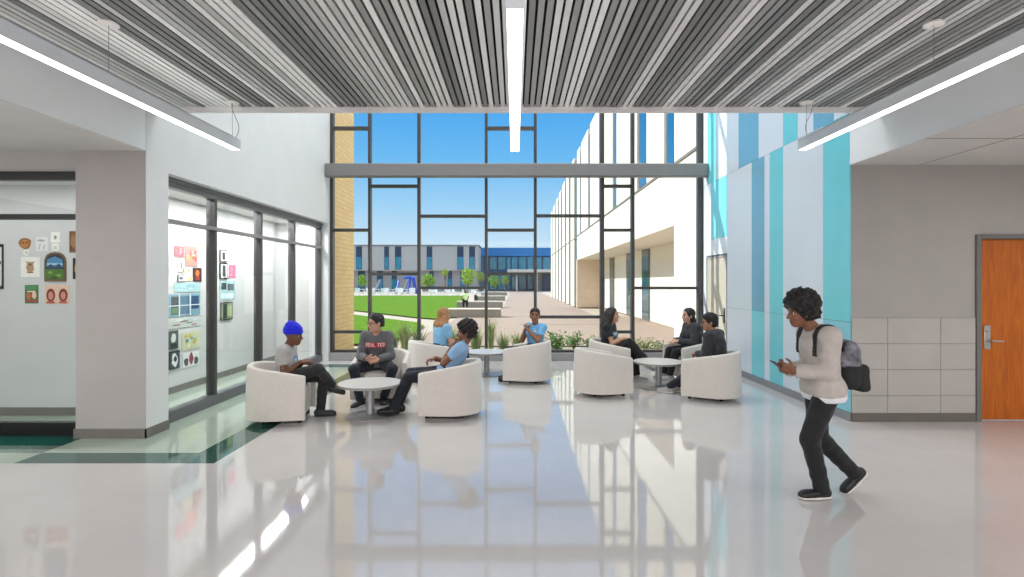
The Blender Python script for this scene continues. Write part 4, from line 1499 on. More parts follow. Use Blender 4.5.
def person(label, loc, heading, skin, P):
    """P: pose and clothing. Local axes: +X the way the person faces, +Y the person's left, Z up; metres."""
    sc = P.get('sc', 1.0)
    root = tag(empty('person', loc, math.radians(heading)), label, 'person')
    pel = np.array(P['pelvis'], float)
    T = rot((0, 0, 1), P.get('twist', 0)) @ rot((0, 1, 0), P.get('lean', 8)) @ rot((1, 0, 0), P.get('tilt', 0))
    f, l, u = T[:, 0], T[:, 1], T[:, 2]
    hb = P.get('bulk', 1.0)
    shw = P.get('shoulder', 0.155) * sc
    tl = P.get('torso', 0.435)
    neck = pel + u * tl * sc
    chest = pel + u * (tl - 0.15) * sc
    hs = P.get('hsc', 1.07) * sc
    head = neck + (u * 0.145 + f * 0.035) * hs + np.array(P.get('head_off', (0, 0, 0)), float)
    H = rot((0, 0, 1), P.get('yaw', 0)) @ rot((0, 1, 0), P.get('nod', 5)) @ rot((1, 0, 0), P.get('roll', 0))
    SH = {s: neck - u * 0.035 * sc + l * shw * s + f * P.get('shrug', 0.0) for s in (1, -1)}
    HP = {s: pel + rot((0, 0, 1), P.get('hip_twist', 0)) @ V(0, 0.085 * sc * s, -0.005) for s in (1, -1)}
    AN = {1: np.array(P['ankle_l'], float), -1: np.array(P['ankle_r'], float)}
    WR_ = {1: np.array(P['hand_l'], float), -1: np.array(P['hand_r'], float)}
    KN = {s: mid_joint(HP[s], AN[s], 0.425 * sc, 0.40 * sc, P.get('kpole_l' if s == 1 else 'kpole_r', (0.5, 0.12 * s, 1))) for s in (1, -1)}
    EL = {s: mid_joint(SH[s], WR_[s], 0.285 * sc, 0.25 * sc, P.get('epole_l' if s == 1 else 'epole_r', (-0.5, 0.6 * s, -1))) for s in (1, -1)}

    # ---- body
    B = Sdf()

    def torso(S, g):
        S.cap(pel + l * 0.075 * sc, pel - l * 0.075 * sc, (0.100 * hb) * sc + g, None, 0.03)
        S.ell(pel + u * 0.16 * sc, V(0.098 * hb * sc + g, 0.135 * hb * sc + g, 0.13 * sc), T, 0.04)
        S.ell(chest, V(0.108 * hb * sc + g, 0.155 * hb * sc + g, 0.165 * sc), T, 0.04)
        if P.get('fem'):
            for s in (1, -1):
                S.ell(chest + f * 0.075 * sc + l * 0.065 * s * sc - u * 0.01, V(0.055 + g, 0.06 + g, 0.06 + g) * sc, T, 0.03)
        for s in (1, -1):
            S.cap(neck - u * 0.045 * sc, SH[s] - u * 0.01, 0.062 * sc + g, 0.056 * sc + g, 0.03)
    torso(B, 0)
    B.cap(neck - u * 0.04 * sc, head + H @ (V(-0.022, 0, -0.055) * hs), 0.058 * sc, 0.050 * sc, 0.02)
    add_head(B, head, H, hs, P.get('fem'))
    for s, sd in ((1, 'l'), (-1, 'r')):
        B.cap(SH[s], EL[s], 0.048 * sc, 0.039 * sc, 0.015).cap(EL[s], EL[s] + (WR_[s] - EL[s]) * 0.35, 0.039 * sc, 0.038 * sc, 0.012)
        B.cap(EL[s] + (WR_[s] - EL[s]) * 0.35, WR_[s], 0.038 * sc, 0.026 * sc, 0.012)
        fw = P.get('fwd_' + sd, nz(WR_[s] - EL[s]))
        pa = P.get('palm_' + sd, (0, -s, -0.4))
        # the thumb lies on the inner, upper side of a hand whose palm faces in or down
        add_hand(B, WR_[s], fw, pa, s, P.get('curl_' + sd, (30, 40, 25)), 1.0, sc * 0.98)
        B.cap(HP[s], KN[s], 0.080 * sc * hb, 0.056 * sc, 0.02).cap(KN[s], KN[s] + (AN[s] - KN[s]) * 0.4, 0.055 * sc, 0.052 * sc, 0.015)
        B.cap(KN[s] + (AN[s] - KN[s]) * 0.4, AN[s], 0.052 * sc, 0.036 * sc, 0.015)
    lipm = mat('lips', P.get('lip', tuple(int(v * 0.8) for v in skin)), 0.45, 0.03, 30)
    brow = mat('eyebrow', P.get('hair_col', (30, 24, 20)), 0.8, 0.05, 60)
    skm = mat('skin', skin, 0.5, 0.05, 25)

    def pick(C):
        q = (C - head) @ H / hs
        lip = (q[:, 0] > 0.076) & (np.abs(q[:, 1]) < 0.022) & (q[:, 2] < -0.055) & (q[:, 2] > -0.077)
        br = (q[:, 0] > 0.055) & (np.abs(q[:, 1]) > 0.012) & (np.abs(q[:, 1]) < 0.048) & (q[:, 2] > 0.020) & (q[:, 2] < 0.031)
        return lip * 1 + br * 2
    obj_from('body', B.mesh(P.get('voxel', 0.0065)), [skm, lipm, brow], root, pick)
    for s in (1, -1):
        e = MB()
        prof = [(0.0001, -1), (0.5, -0.866), (0.866, -0.5), (1, 0), (0.866, 0.5), (0.5, 0.866), (0.0001, 1)]
        ctr = head + H @ (V(0.069, 0.030 * s, 0.002) * hs)
        vs, fs = [], []
        n = 12
        for i, (r, z) in enumerate(prof):
            for k in range(n):
                a = 2 * PI * k / n
                vs.append(tuple(ctr + H @ (V(z, r * math.cos(a), r * math.sin(a)) * 0.0125 * hs)))
        mi = []
        for i in range(len(prof) - 1):
            for k in range(n):
                fs.append((i * n + k, i * n + (k + 1) % n, (i + 1) * n + (k + 1) % n, (i + 1) * n + k))
                mi.append(1 if i >= 4 else 0)
        e.add(vs, fs)
        e.m = mi
        e.build('eye', [EYE_W, EYE_I], root, True)

    # ---- trousers
    bag = P.get('baggy', 0.0)
    L = Sdf()
    wc = [(pel + u * 0.13 * sc, u)]
    L.cap(pel + l * 0.075 * sc, pel - l * 0.075 * sc, (0.110 * hb) * sc, None, 0.03, wc)
    L.ell(pel + u * 0.09 * sc, V(0.108 * hb, 0.142 * hb, 0.10) * sc, T, 0.03, wc)
    for s in (1, -1):
        dn = nz(AN[s] - KN[s])
        cu = [(AN[s] + dn * P.get('hem', 0.01), dn)]
        L.cap(HP[s], KN[s], (0.093 * hb + bag) * sc, (0.068 + bag) * sc, 0.025)
        L.cap(KN[s], AN[s] + dn * 0.05, (0.067 + bag) * sc, (0.052 + bag * 1.2) * sc, 0.02, cu)
    obj_from('trousers', L.mesh(0.009, (), wob(0.0022, 60, 1)), P['pants'], root)

    # ---- shirt
    S = Sdf()
    g = 0.013 + P.get('loose', 0.0)
    torso(S, g)
    for s in (1, -1):
        S.cap(SH[s], EL[s], 0.060 * sc + P.get('loose', 0), 0.053 * sc + P.get('loose', 0), 0.02,
              () if P.get('long') else [(SH[s] + (EL[s] - SH[s]) * P.get('sleeve', 0.62), nz(EL[s] - SH[s]))])
        if P.get('long'):
            dn = nz(WR_[s] - EL[s])
            S.cap(EL[s], WR_[s], 0.053 * sc + P.get('loose', 0), 0.039 * sc + P.get('loose', 0) * 0.7, 0.02, [(WR_[s] - dn * 0.012, dn)])
    if P.get('collar'):
        S.cap(neck - u * 0.02, neck + u * 0.026 + f * 0.01, 0.068 * sc, 0.066 * sc, 0.012)
    S.ell(neck + u * 0.048 * sc + f * 0.055 * sc, V(0.062, 0.062, 0.062) * sc, T, 0.01, sub=True)
    S.cap(neck + u * 0.0 * sc, neck + u * 0.12 * sc, 0.054 * sc, 0.06 * sc, 0.01, sub=True)
    if P.get('skirt'):
        S.cap(pel + l * 0.08 * sc - u * 0.03, pel - l * 0.08 * sc - u * 0.03, 0.125 * hb * sc, None, 0.03)
    st = obj_from(P.get('top', 'shirt'), S.mesh(0.0085, [(pel - u * P.get('hemline', 0.03) * sc, -u)], wob(0.0028, 48, 0.5)), P['shirt'], root)

    # ---- shoes
    for s, sd in ((1, 'l'), (-1, 'r')):
        fd = nz(np.array(P.get('toe_' + sd, (1, 0.12 * s, -0.02)), float))
        R = frame(fd, P.get('footup_' + sd, (0, 0, 1)))
        a = AN[s]

        def w(x, y, z):
            return a + R @ (V(x, y, z) * sc)
        Q = Sdf()
        bot = [(w(0, 0, -0.078), -R[:, 2])]
        Q.ell(w(-0.035, 0, -0.052), V(0.048, 0.040, 0.050) * sc, R, 0.02).cap(w(-0.005, 0, 0.0), w(0.0, 0, -0.05), 0.047 * sc, 0.044 * sc, 0.02)
        Q.ell(w(0.085, 0, -0.060), V(0.085, 0.048, 0.040) * sc, R, 0.03).ell(w(0.145, 0, -0.066), V(0.045, 0.042, 0.030) * sc, R, 0.03)
        sh = obj_from('shoe', Q.mesh(0.008, bot), P['shoe'], root)
        Q = Sdf()
        Q.cap(w(-0.035, 0, -0.088), w(0.06, 0, -0.088), 0.044 * sc, 0.050 * sc, 0.02).cap(w(0.06, 0, -0.088), w(0.145, 0, -0.088), 0.050 * sc, 0.046 * sc, 0.02)
        obj_from('sole', Q.mesh(0.008, [(w(0, 0, -0.0745), R[:, 2]), (w(0, 0, -0.092), -R[:, 2])]), P.get('sole', P['shoe']), sh)

    # ---- hair and hat
    def hw(x, y, z):
        return head + H @ (V(x, y, z) * hs)
    ht = P.get('hair', 'short')
    A = Sdf()
    nrm = H @ nz(V(0.85, 0, -0.55))
    hm = P.get('hairmat')
    if ht in ('short', 'curly', 'afro'):
        g = {'short': 0.0, 'curly': 0.020, 'afro': 0.040}[ht]
        g = P.get('hair_g', g)
        A.ell(hw(-0.018 - g * 0.2, 0, 0.040 + g * 0.7), V(0.102 + g, 0.083 + g, 0.090 + g) * hs, H, 0.02)
        A.ell(hw(-0.055, 0, -0.015), V(0.060 + g * 0.8, 0.078 + g * 0.7, 0.075) * hs, H, 0.02)
        cut = [(hw(0.052, 0, 0.050), nrm), (hw(0, 0, -0.050 if ht == 'short' else -0.070), H @ V(0, 0, -1))]
        cut = [(hw(0.062 + g * 0.5, 0, 0.050), H @ nz(V(0.8, 0, -0.6)))] + cut[1:]
        obj_from('hair', A.mesh(0.006, cut, wob(0.0018 if ht == 'short' else 0.003 if g < 0.01 else 0.009, 150 if ht == 'short' else 105, 2)), hm, root)
    elif ht == 'bob':
        A.ell(hw(-0.020, 0, 0.038), V(0.106, 0.087, 0.092) * hs, H, 0.02)
        A.ell(hw(-0.05, 0, -0.05), V(0.062, 0.080, 0.10) * hs, H, 0.03)
        A.ell(hw(-0.09, 0, -0.09), V(0.04, 0.05, 0.07) * hs, H, 0.03)
        obj_from('hair', A.mesh(0.0065, [(hw(0.050, 0, 0.045), H @ nz(V(0.92, 0, -0.35)))], wob(0.003, 110, 2)), hm, root)
    elif ht == 'long':
        ln = P.get('hair_len', 0.34)
        hv = hs * P.get('hair_vol', 0.9)
        A.ell(hw(-0.020, 0, 0.038), V(0.107, 0.089, 0.094) * hs, H, 0.02)
        dn = nz(-u * 1.0 - f * 0.12)
        for (y, r, k) in ((0.0, 0.070, 1.0), (0.055, 0.055, 0.92), (-0.055, 0.055, 0.92), (0.078, 0.038, 0.8), (-0.078, 0.038, 0.8)):
            s0 = hw(-0.045 if abs(y) < 0.07 else -0.02, y, 0.0)
            m0 = s0 + dn * ln * 0.55 * k + H @ V(-0.02, y * 0.5, 0)
            A.cap(s0, m0, r * hv, r * 1.1 * hv, 0.03).cap(m0, s0 + dn * ln * k, r * 1.1 * hv, r * 0.6 * hv, 0.03)
        obj_from('hair', A.mesh(0.0075, [(hw(0.048, 0, 0.045), H @ nz(V(0.95, 0, -0.28)))], wob(0.004, 90, 2)), hm, root)
    elif ht == 'beanie':
        A.ell(hw(-0.020, 0, 0.058), V(0.112, 0.092, 0.100) * hs, H, 0.02).ell(hw(-0.050, 0, 0.120), V(0.060, 0.060, 0.050) * hs, H, 0.03)
        b = obj_from('beanie', A.mesh(0.0065, [(hw(0.02, 0, 0.028), H @ nz(V(0.15, 0, -1)))], wob(0.003, 110, 2)), hm, root)
        A = Sdf()
        A.ell(hw(-0.018, 0, 0.050), V(0.116, 0.096, 0.095) * hs, H, 0.01)
        obj_from('cuff', A.mesh(0.0065, [(hw(0.02, 0, 0.020), H @ nz(V(0.15, 0, -1))), (hw(0.02, 0, 0.058), H @ nz(V(-0.15, 0, 1)))], wob(0.0015, 200, 2)), hm, b)
    if P.get('glasses'):
        q = MB()
        for s in (1, -1):
            ring = [hw(0.094, 0.032 * s + 0.023 * math.cos(t), 0.000 + 0.018 * math.sin(t)) for t in [2 * PI * k / 14 for k in range(15)]]
            q.tube(ring, 0.0026, 6)
            q.tube([hw(0.092, 0.055 * s, 0.004), hw(0.03, 0.079 * s, 0.006), hw(-0.015, 0.084 * s, 0.0)], 0.0024, 6)
        q.tube([hw(0.095, 0.010, 0.002), hw(0.098, 0, 0.004), hw(0.095, -0.010, 0.002)], 0.0024, 6)
        q.build('glasses', P['glasses'], root, True)
    J = dict(root=root, shirt=st, f=f, l=l, u=u, chest=chest, neck=neck, pel=pel, EL=EL, WR=WR_, SH=SH, head=head, H=H)
    return J


def print_on(J, name, polys, mats, w, h, cz, label=None, side=0.0):
    """lay 2-D polygons (u right, v up, metres; list of (polygon, material index)) on the front of the shirt, or of its side"""
    me = J['shirt'].data
    bv = BVHTree.FromPolygons([v.co for v in me.vertices], [p.vertices[:] for p in me.polygons])
    a = math.radians(side)
    fd = J['f'] * math.cos(a) + J['l'] * math.sin(a)
    rt = J['l'] * math.cos(a) - J['f'] * math.sin(a)
    q = MB()
    for (pg, mi) in polys:
        vs, ok = [], True
        for (x, y) in pg:
            o = J['chest'] + J['u'] * (cz + y) + rt * x + fd * 0.5
            hit, nn, _, _ = bv.ray_cast(Vector(o), Vector(-fd))
            if hit is None:
                ok = False
                break
            vs.append(hit + Vector(fd) * (0.004 + 0.0012 * mi))
        if ok:
            q.add(vs, [tuple(range(len(vs)))], mi)
    return q.build(name, mats, J['root'])


def grid_rect(x0, x1, y0, y1, mi, step=0.012):
    out = []
    nx, ny = max(1, int((x1 - x0) / step)), max(1, int((y1 - y0) / step))
    for i in range(nx):
        for j in range(ny):
            a, b = x0 + (x1 - x0) * i / nx, x0 + (x1 - x0) * (i + 1) / nx
            c, d = y0 + (y1 - y0) * j / ny, y0 + (y1 - y0) * (j + 1) / ny
            out.append(([(a, c), (b, c), (b, d), (a, d)], mi))
    return out


# block letters drawn as strokes on a 3 x 5 grid
GLYPH = {'R': ['XX.', 'X.X', 'XX.', 'X.X', 'X.X'], 'E': ['XXX', 'X..', 'XX.', 'X..', 'XXX'], 'A': ['.X.', 'X.X', 'XXX', 'X.X', 'X.X'], 'L': ['X..', 'X..', 'X..', 'X..', 'XXX'],
         'T': ['XXX', '.X.', '.X.', '.X.', '.X.'], 'D': ['XX.', 'X.X', 'X.X', 'X.X', 'XX.']}


def letters(txt, x0, y0, cw, chh, gap, mi):
    out, x = [], x0
    for c in txt:
        if c == ' ':
            x += cw * 0.5
            continue
        for j, row in enumerate(GLYPH[c]):
            for i, k in enumerate(row):
                if k == 'X':
                    out += grid_rect(x + cw * i / 3, x + cw * (i + 1) / 3, y0 + chh * (4 - j) / 5, y0 + chh * (5 - j) / 5, mi, 0.02)
        x += cw + gap
    return out


def cloth(name, c, rough=0.85):
    return mat(name, c, rough, 0.06, 22, bump=0.12, bscale=300, sheen=0.1)


C_black = cloth('cloth_black', (26, 26, 29))
C_char = cloth('cloth_charcoal', (38, 38, 42))
C_navy = cloth('cloth_dark_navy', (26, 30, 42))
C_sweat = cloth('sweatshirt_gray', (98, 98, 101))
C_tee = cloth('tee_light_gray', (176, 172, 170))
C_blue = cloth('shirt_sky_blue', (142, 178, 216))
C_blue2 = cloth('shirt_light_blue', (116, 178, 226))
C_blue3 = cloth('shirt_pale_blue', (132, 186, 224))
C_jack = cloth('jacket_black', (56, 57, 62))
C_jack2 = cloth('jacket_black_quilted', (50, 50, 54))
C_hood = cloth('jacket_light_gray', (186, 178, 172))
C_white = cloth('cloth_white', (222, 222, 226))
C_bean = cloth('knit_blue', (14, 32, 214))
S_black = mat('shoe_black', (22, 22, 24), 0.5, 0.08, 30)
S_char = mat('shoe_charcoal', (54, 54, 57), 0.6, 0.08, 30)
S_white = mat('sole_white', (224, 222, 218), 0.5, 0.03, 30)
S_gray = mat('shoe_gray', (176, 174, 172), 0.6, 0.05, 30)
H_black = mat('hair_black', (20, 18, 18), 0.6, 0.3, 90, bump=0.5, bscale=250)
H_dkbr = mat('hair_dark_brown', (38, 29, 24), 0.55, 0.3, 90, bump=0.5, bscale=250)
H_blond = mat('hair_blond', (166, 118, 74), 0.5, 0.25, 70, bump=0.4, bscale=200, stretch=(6, 6, 0.7))
H_curl = mat('hair_curly_brown', (34, 28, 26), 0.7, 0.35, 70, bump=0.6, bscale=180)
GL = mat('glasses_dark', (26, 22, 22), 0.3, 0.05, 40)

# 1 blue beanie, legs crossed, left chair
a = person('person in a blue beanie and gray tee sitting with legs crossed at left', (-2.77, 6.56, 0), 6, (112, 72, 50), dict(
    pelvis=(0.04, 0, 0.49), lean=1, sc=0.97, torso=0.385, hsc=1.03, yaw=-4, nod=8, head_off=(0.045, 0, -0.015), ankle_l=(0.42, 0.08, 0.095), ankle_r=(0.53, 0.19, 0.365), kpole_r=(0.9, -0.55, 0.7), kpole_l=(0.4, 0.1, 1),
    toe_r=(1, 0.05, -0.28), toe_l=(1, 0.05, 0), hand_l=(0.24, 0.08, 0.68), hand_r=(0.22, -0.04, 0.68), palm_l=(0, -0.4, -1), palm_r=(0, 0.4, -1), fwd_r=(0.8, 0.5, 0), fwd_l=(0.8, -0.5, 0),
    pants=C_char, shirt=C_tee, shoe=S_char, sole=S_char, hair='beanie', hairmat=C_bean, loose=0.006, hair_col=(30, 22, 18)))
cm = [flat((96, 150, 206)), flat((226, 226, 232)), flat((176, 120, 170))]
print_on(a, 'shirt_print', grid_rect(-0.04, 0.03, -0.13, 0.06, 0) + grid_rect(-0.03, 0.0, -0.10, 0.03, 1) + grid_rect(0.0, 0.028, -0.14, -0.06, 2), cm, 0.1, 0.2, -0.02, side=-18)

# 2 gray sweatshirt, hands clasped
b = person('man in glasses and a gray sweatshirt with red lettering, hands clasped', (-1.91, 7.62, 0), -88, (196, 150, 126), dict(
    pelvis=(-0.05, 0, 0.497), lean=11, yaw=-52, nod=3, ankle_l=(0.30, 0.15, 0.095), ankle_r=(0.42, -0.13, 0.095), kpole_l=(0.4, 0.5, 1), kpole_r=(0.4, -0.5, 1), toe_r=(1, -0.35, 0), toe_l=(1, 0.25, 0),
    hand_l=(0.31, 0.070, 0.60), hand_r=(0.30, -0.065, 0.605), fwd_l=(0.45, -0.9, -0.15), fwd_r=(0.45, 0.9, -0.05), palm_l=(-0.6, -0.4, -0.5), palm_r=(-0.6, 0.4, 0.5), curl_l=(45, 50, 30), curl_r=(40, 45, 30),
    epole_l=(-0.4, 0.55, -0.8), epole_r=(-0.4, -0.55, -0.8), pants=C_navy, shirt=C_sweat, top='sweatshirt', long=True, loose=0.008, shoe=S_black, sole=S_white, hair='short', hairmat=H_black, glasses=GL, lip=(170, 110, 98)))
rm = [flat((196, 40, 56)), flat((232, 214, 214)), flat((70, 110, 116))]
pr = grid_rect(-0.135, 0.135, -0.038, 0.032, 0) + letters('REAL', -0.128, -0.026, 0.027, 0.052, 0.007, 1) + letters('TED', 0.032, -0.026, 0.027, 0.052, 0.007, 1) + grid_rect(-0.045, 0.045, 0.052, 0.066, 2)
print_on(b, 'shirt_lettering', pr, rm, 0.2, 0.06, 0.02)

# 3 light blue shirt, chin on hand
c = person('curly haired person in a light blue shirt resting chin on hand', (-0.80, 6.80, 0), 182, (134, 88, 62), dict(
    pelvis=(0.075, 0, 0.50), lean=-33, sc=1.0, yaw=-2, nod=6, head_off=(0.022, 0, -0.012), ankle_l=(0.68, 0.10, 0.118), ankle_r=(0.64, -0.05, 0.118), kpole_l=(0.3, 0.1, 1), kpole_r=(0.3, -0.2, 1), toe_l=(1, 0.1, 0.05),
    hand_l=(-0.035, 0.05, 0.855), hand_r=(0.20, -0.05, 0.68), fwd_l=(-0.35, -0.35, 0.8), palm_l=(-0.8, -0.3, -0.1), curl_l=(65, 65, 40), fwd_r=(0.8, 0.5, -0.15), palm_r=(0.1, 0.3, -1), epole_l=(0.3, 0.6, -1), epole_r=(-0.2, -0.8, -1),
    pants=C_navy, shirt=C_blue, shoe=S_black, sole=S_black, hair='curly', hairmat=H_curl, collar=True, loose=0.004))
for nm, w_, e_ in (('bracelet', c['WR'][-1], c['EL'][-1]),):
    d = nz(e_ - w_)
    MB().tube([Vector(w_ + d * 0.02), Vector(w_ + d * 0.034)], 0.034, 16).build(nm, flat((170, 30, 40)), c['root'], True)['label'] = 'red bracelet'

# 4 blond, seen from behind
person('person with long blond hair and a pale blue shirt seen from behind', (-1.21, 9.14, 0), 40, (206, 160, 136), dict(
    pelvis=(-0.05, 0, 0.50), lean=6, sc=0.98, fem=True, yaw=8, shoulder=0.16, ankle_l=(0.45, 0.10, 0.095), ankle_r=(0.45, -0.10, 0.095), hand_l=(0.26, 0.07, 0.62), hand_r=(0.26, -0.07, 0.62), palm_l=(0, -0.3, -1), palm_r=(0, 0.3, -1),
    pants=C_navy, shirt=C_blue3, shoe=S_gray, sole=S_white, hair='long', hairmat=H_blond, hair_len=0.30, hair_vol=0.72, hair_col=(150, 110, 70)))

# 5 light blue tee, facing the camera
e = person('man in a light blue tee leaning back with his hands joined before his chest', (0.31, 9.10, 0), 232, (150, 104, 80), dict(
    pelvis=(-0.03, 0, 0.50), lean=-4, sc=0.97, yaw=32, nod=-2, hip_twist=-40, ankle_l=(0.30, -0.27, 0.095), ankle_r=(0.20, -0.36, 0.095), kpole_l=(0.6, -0.7, 1), kpole_r=(0.55, -0.8, 1), toe_l=(0.7, -0.7, 0), toe_r=(0.6, -0.8, 0),
    hand_l=(0.20, 0.035, 0.855), hand_r=(0.19, -0.04, 0.85), fwd_l=(-0.15, -0.55, 0.85), fwd_r=(-0.15, 0.55, 0.85), palm_l=(-0.2, -1, -0.3), palm_r=(-0.2, 1, -0.3), epole_l=(-0.2, 0.6, -1), epole_r=(-0.2, -0.5, -1), curl_l=(30, 40, 25), curl_r=(30, 40, 25),
    pants=C_navy, shirt=C_blue2, shoe=S_black, sole=S_black, hair='short', hairmat=H_black))
print_on(e, 'shirt_print', grid_rect(0.035, 0.085, 0.0, 0.02, 0), [flat((222, 230, 236))], 0, 0, 0.03)

# 6 long dark hair, black tee
g6 = person('woman with long dark hair in a black printed tee sitting with legs crossed', (1.60, 9.22, 0), -24, (206, 156, 128), dict(
    pelvis=(-0.06, 0, 0.50), lean=6, sc=0.98, fem=True, yaw=6, nod=0, shoulder=0.165, ankle_l=(0.42, 0.05, 0.095), ankle_r=(0.60, -0.02, 0.34), kpole_r=(0.35, 0, 1), kpole_l=(0.4, 0.1, 1), toe_r=(1, 0, -0.5), baggy=0.012,
    hand_l=(0.25, 0.03, 0.70), hand_r=(0.26, -0.04, 0.705), fwd_r=(0.9, 0.4, -0.1), fwd_l=(0.9, -0.4, -0.1), palm_l=(0, -0.3, -1), palm_r=(0, 0.3, -1), epole_r=(-0.4, -0.5, -1), epole_l=(-0.4, 0.5, -1),
    pants=C_black, shirt=C_char, shoe=S_gray, sole=S_white, hair='long', hairmat=H_dkbr, hair_len=0.33, hair_vol=1.25, loose=0.006))
pm = [flat((150, 178, 200)), flat((60, 72, 88)), flat((206, 216, 224))]
print_on(g6, 'shirt_print', grid_rect(-0.085, 0.085, -0.14, 0.055, 0) + grid_rect(-0.06, 0.02, -0.06, 0.0, 1) + grid_rect(-0.03, 0.06, -0.12, -0.085, 1) + grid_rect(-0.05, 0.055, 0.012, 0.035, 2) + grid_rect(0.03, 0.07, -0.05, 0.0, 2), pm, 0, 0, -0.02, side=-20)

# 7 black jacket, facing left
person('woman in a black jacket with dark hair tied back, facing left beside the windows', (3.0, 9.28, 0), 190, (206, 160, 136), dict(
    pelvis=(-0.05, 0, 0.50), lean=10, sc=0.98, fem=True, yaw=2, nod=2, shoulder=0.165, ankle_l=(0.46, 0.09, 0.095), ankle_r=(0.48, -0.10, 0.095), hand_l=(0.30, 0.06, 0.65), hand_r=(0.30, -0.06, 0.65), palm_l=(0, -0.3, -1), palm_r=(0, 0.3, -1), fwd_l=(0.9, -0.3, -0.3), fwd_r=(0.9, 0.3, -0.3),
    pants=C_black, shirt=C_jack, top='jacket', long=True, loose=0.012, collar=True, shoe=S_gray, sole=S_white, hair='bob', hairmat=H_dkbr))

# 8 dark jacket, seen from behind, glasses
person('person in a black jacket and glasses seen from behind at the right', (2.84, 7.76, 0), 138, (176, 128, 102), dict(
    pelvis=(-0.04, 0, 0.50), lean=11, sc=0.97, hip_twist=18, yaw=36, nod=6, shoulder=0.17, ankle_l=(0.64, 0.16, 0.095), ankle_r=(0.56, 0.0, 0.095), hand_l=(0.26, 0.05, 0.60), hand_r=(0.26, -0.07, 0.60), palm_l=(0, -0.3, -1), palm_r=(0, 0.3, -1),
    pants=C_navy, shirt=C_jack2, top='jacket', long=True, loose=0.016, collar=True, shoe=S_gray, sole=S_white, hair='curly', hair_g=0.006, hairmat=H_black, glasses=GL))

# 9 the walker
WLOC = (2.35, 4.20, 0)
wk = person('person in a light gray jacket walking left with a phone and a backpack', WLOC, 180, (128, 84, 62), dict(
    pelvis=(0.0, 0, 0.835), lean=5, sc=0.94, torso=0.46, hsc=1.0, shoulder=0.17, yaw=-3, nod=9, head_off=(0.09, 0, 0.0), ankle_l=(0.045, 0.06, 0.092), ankle_r=(-0.27, -0.07, 0.16), kpole_l=(1, 0.05, 0.1), kpole_r=(1, -0.05, 0.1), toe_l=(1, 0.08, 0), toe_r=(0.72, -0.05, -0.72), footup_r=(0.72, 0, 0.72),
    hand_l=(0.25, 0.06, 0.96), hand_r=(0.245, -0.06, 0.945), fwd_l=(0.85, -0.35, 0.35), fwd_r=(0.85, 0.35, 0.3), palm_l=(-0.2, -0.9, 0.35), palm_r=(0, 0.7, 0.6), epole_l=(-1, 0.35, -0.7), epole_r=(-1, -0.35, -0.7), curl_l=(40, 45, 30), curl_r=(40, 45, 30),
    pants=C_black, baggy=0.006, hem=0.045, shirt=C_hood, top='jacket', long=True, loose=0.016, collar=True, skirt=True, hemline=0.06, shoe=S_black, sole=S_white, hair='afro', hairmat=H_black, voxel=0.0055))
# white tee below the jacket hem
Q = Sdf()
pw = wk['pel']
Q.cap(pw + wk['l'] * 0.075 - wk['u'] * 0.06, pw - wk['l'] * 0.075 - wk['u'] * 0.06, 0.118, None, 0.03).ell(pw + wk['u'] * 0.02, (0.115, 0.165, 0.12), None, 0.03)
obj_from('undershirt', Q.mesh(0.008, [(pw - wk['u'] * 0.095, -wk['u']), (pw + wk['u'] * 0.03, wk['u'])], wob(0.002, 60, 1)), C_white, wk['root'])

# phone held in both hands
ph = tag(empty('phone', (WLOC[0] - 0.335, WLOC[1] + 0.0, 0.985), PI), 'dark phone held in both hands of the walking person', 'phone')
R9 = rot((0, 1, 0), -38)
q = MB().bbox(-0.070, 0.070, -0.036, 0.036, -0.004, 0.004, 0.002)
o = q.build('phone_body', mat('phone_case', (52, 22, 28), 0.4, 0.05, 20), ph)
o.rotation_euler = (0, math.radians(-38), 0)
o2 = MB().box(-0.064, 0.064, -0.032, 0.032, 0.004, 0.0048).build('screen', mat('phone_screen', (18, 20, 26), 0.1, 0.05, 20), o)

# backpack: its own thing, hung on the walker's back
bp_ = tag(empty('backpack', (WLOC[0] + 0.0, WLOC[1], 0.0), PI), 'black and gray patterned backpack on the walking person', 'backpack')
u9, f9 = wk['u'], wk['f']
ctr = wk['chest'] - f9 * 0.180 - u9 * 0.155
Tb = np.stack([f9, wk['l'], u9], 1)
Q = Sdf()
Q.box(ctr + u9 * 0.02, (0.080, 0.140, 0.185), Tb, 0.075, 0.02)
M_bpu = mat('backpack_pattern', (112, 112, 122), 0.75, 0.75, 16)
M_bpl = mat('backpack_black', (34, 34, 36), 0.8, 0.1, 30)


def bpick(C):
    return ((C - ctr) @ u9 < 0.02).astype(int)


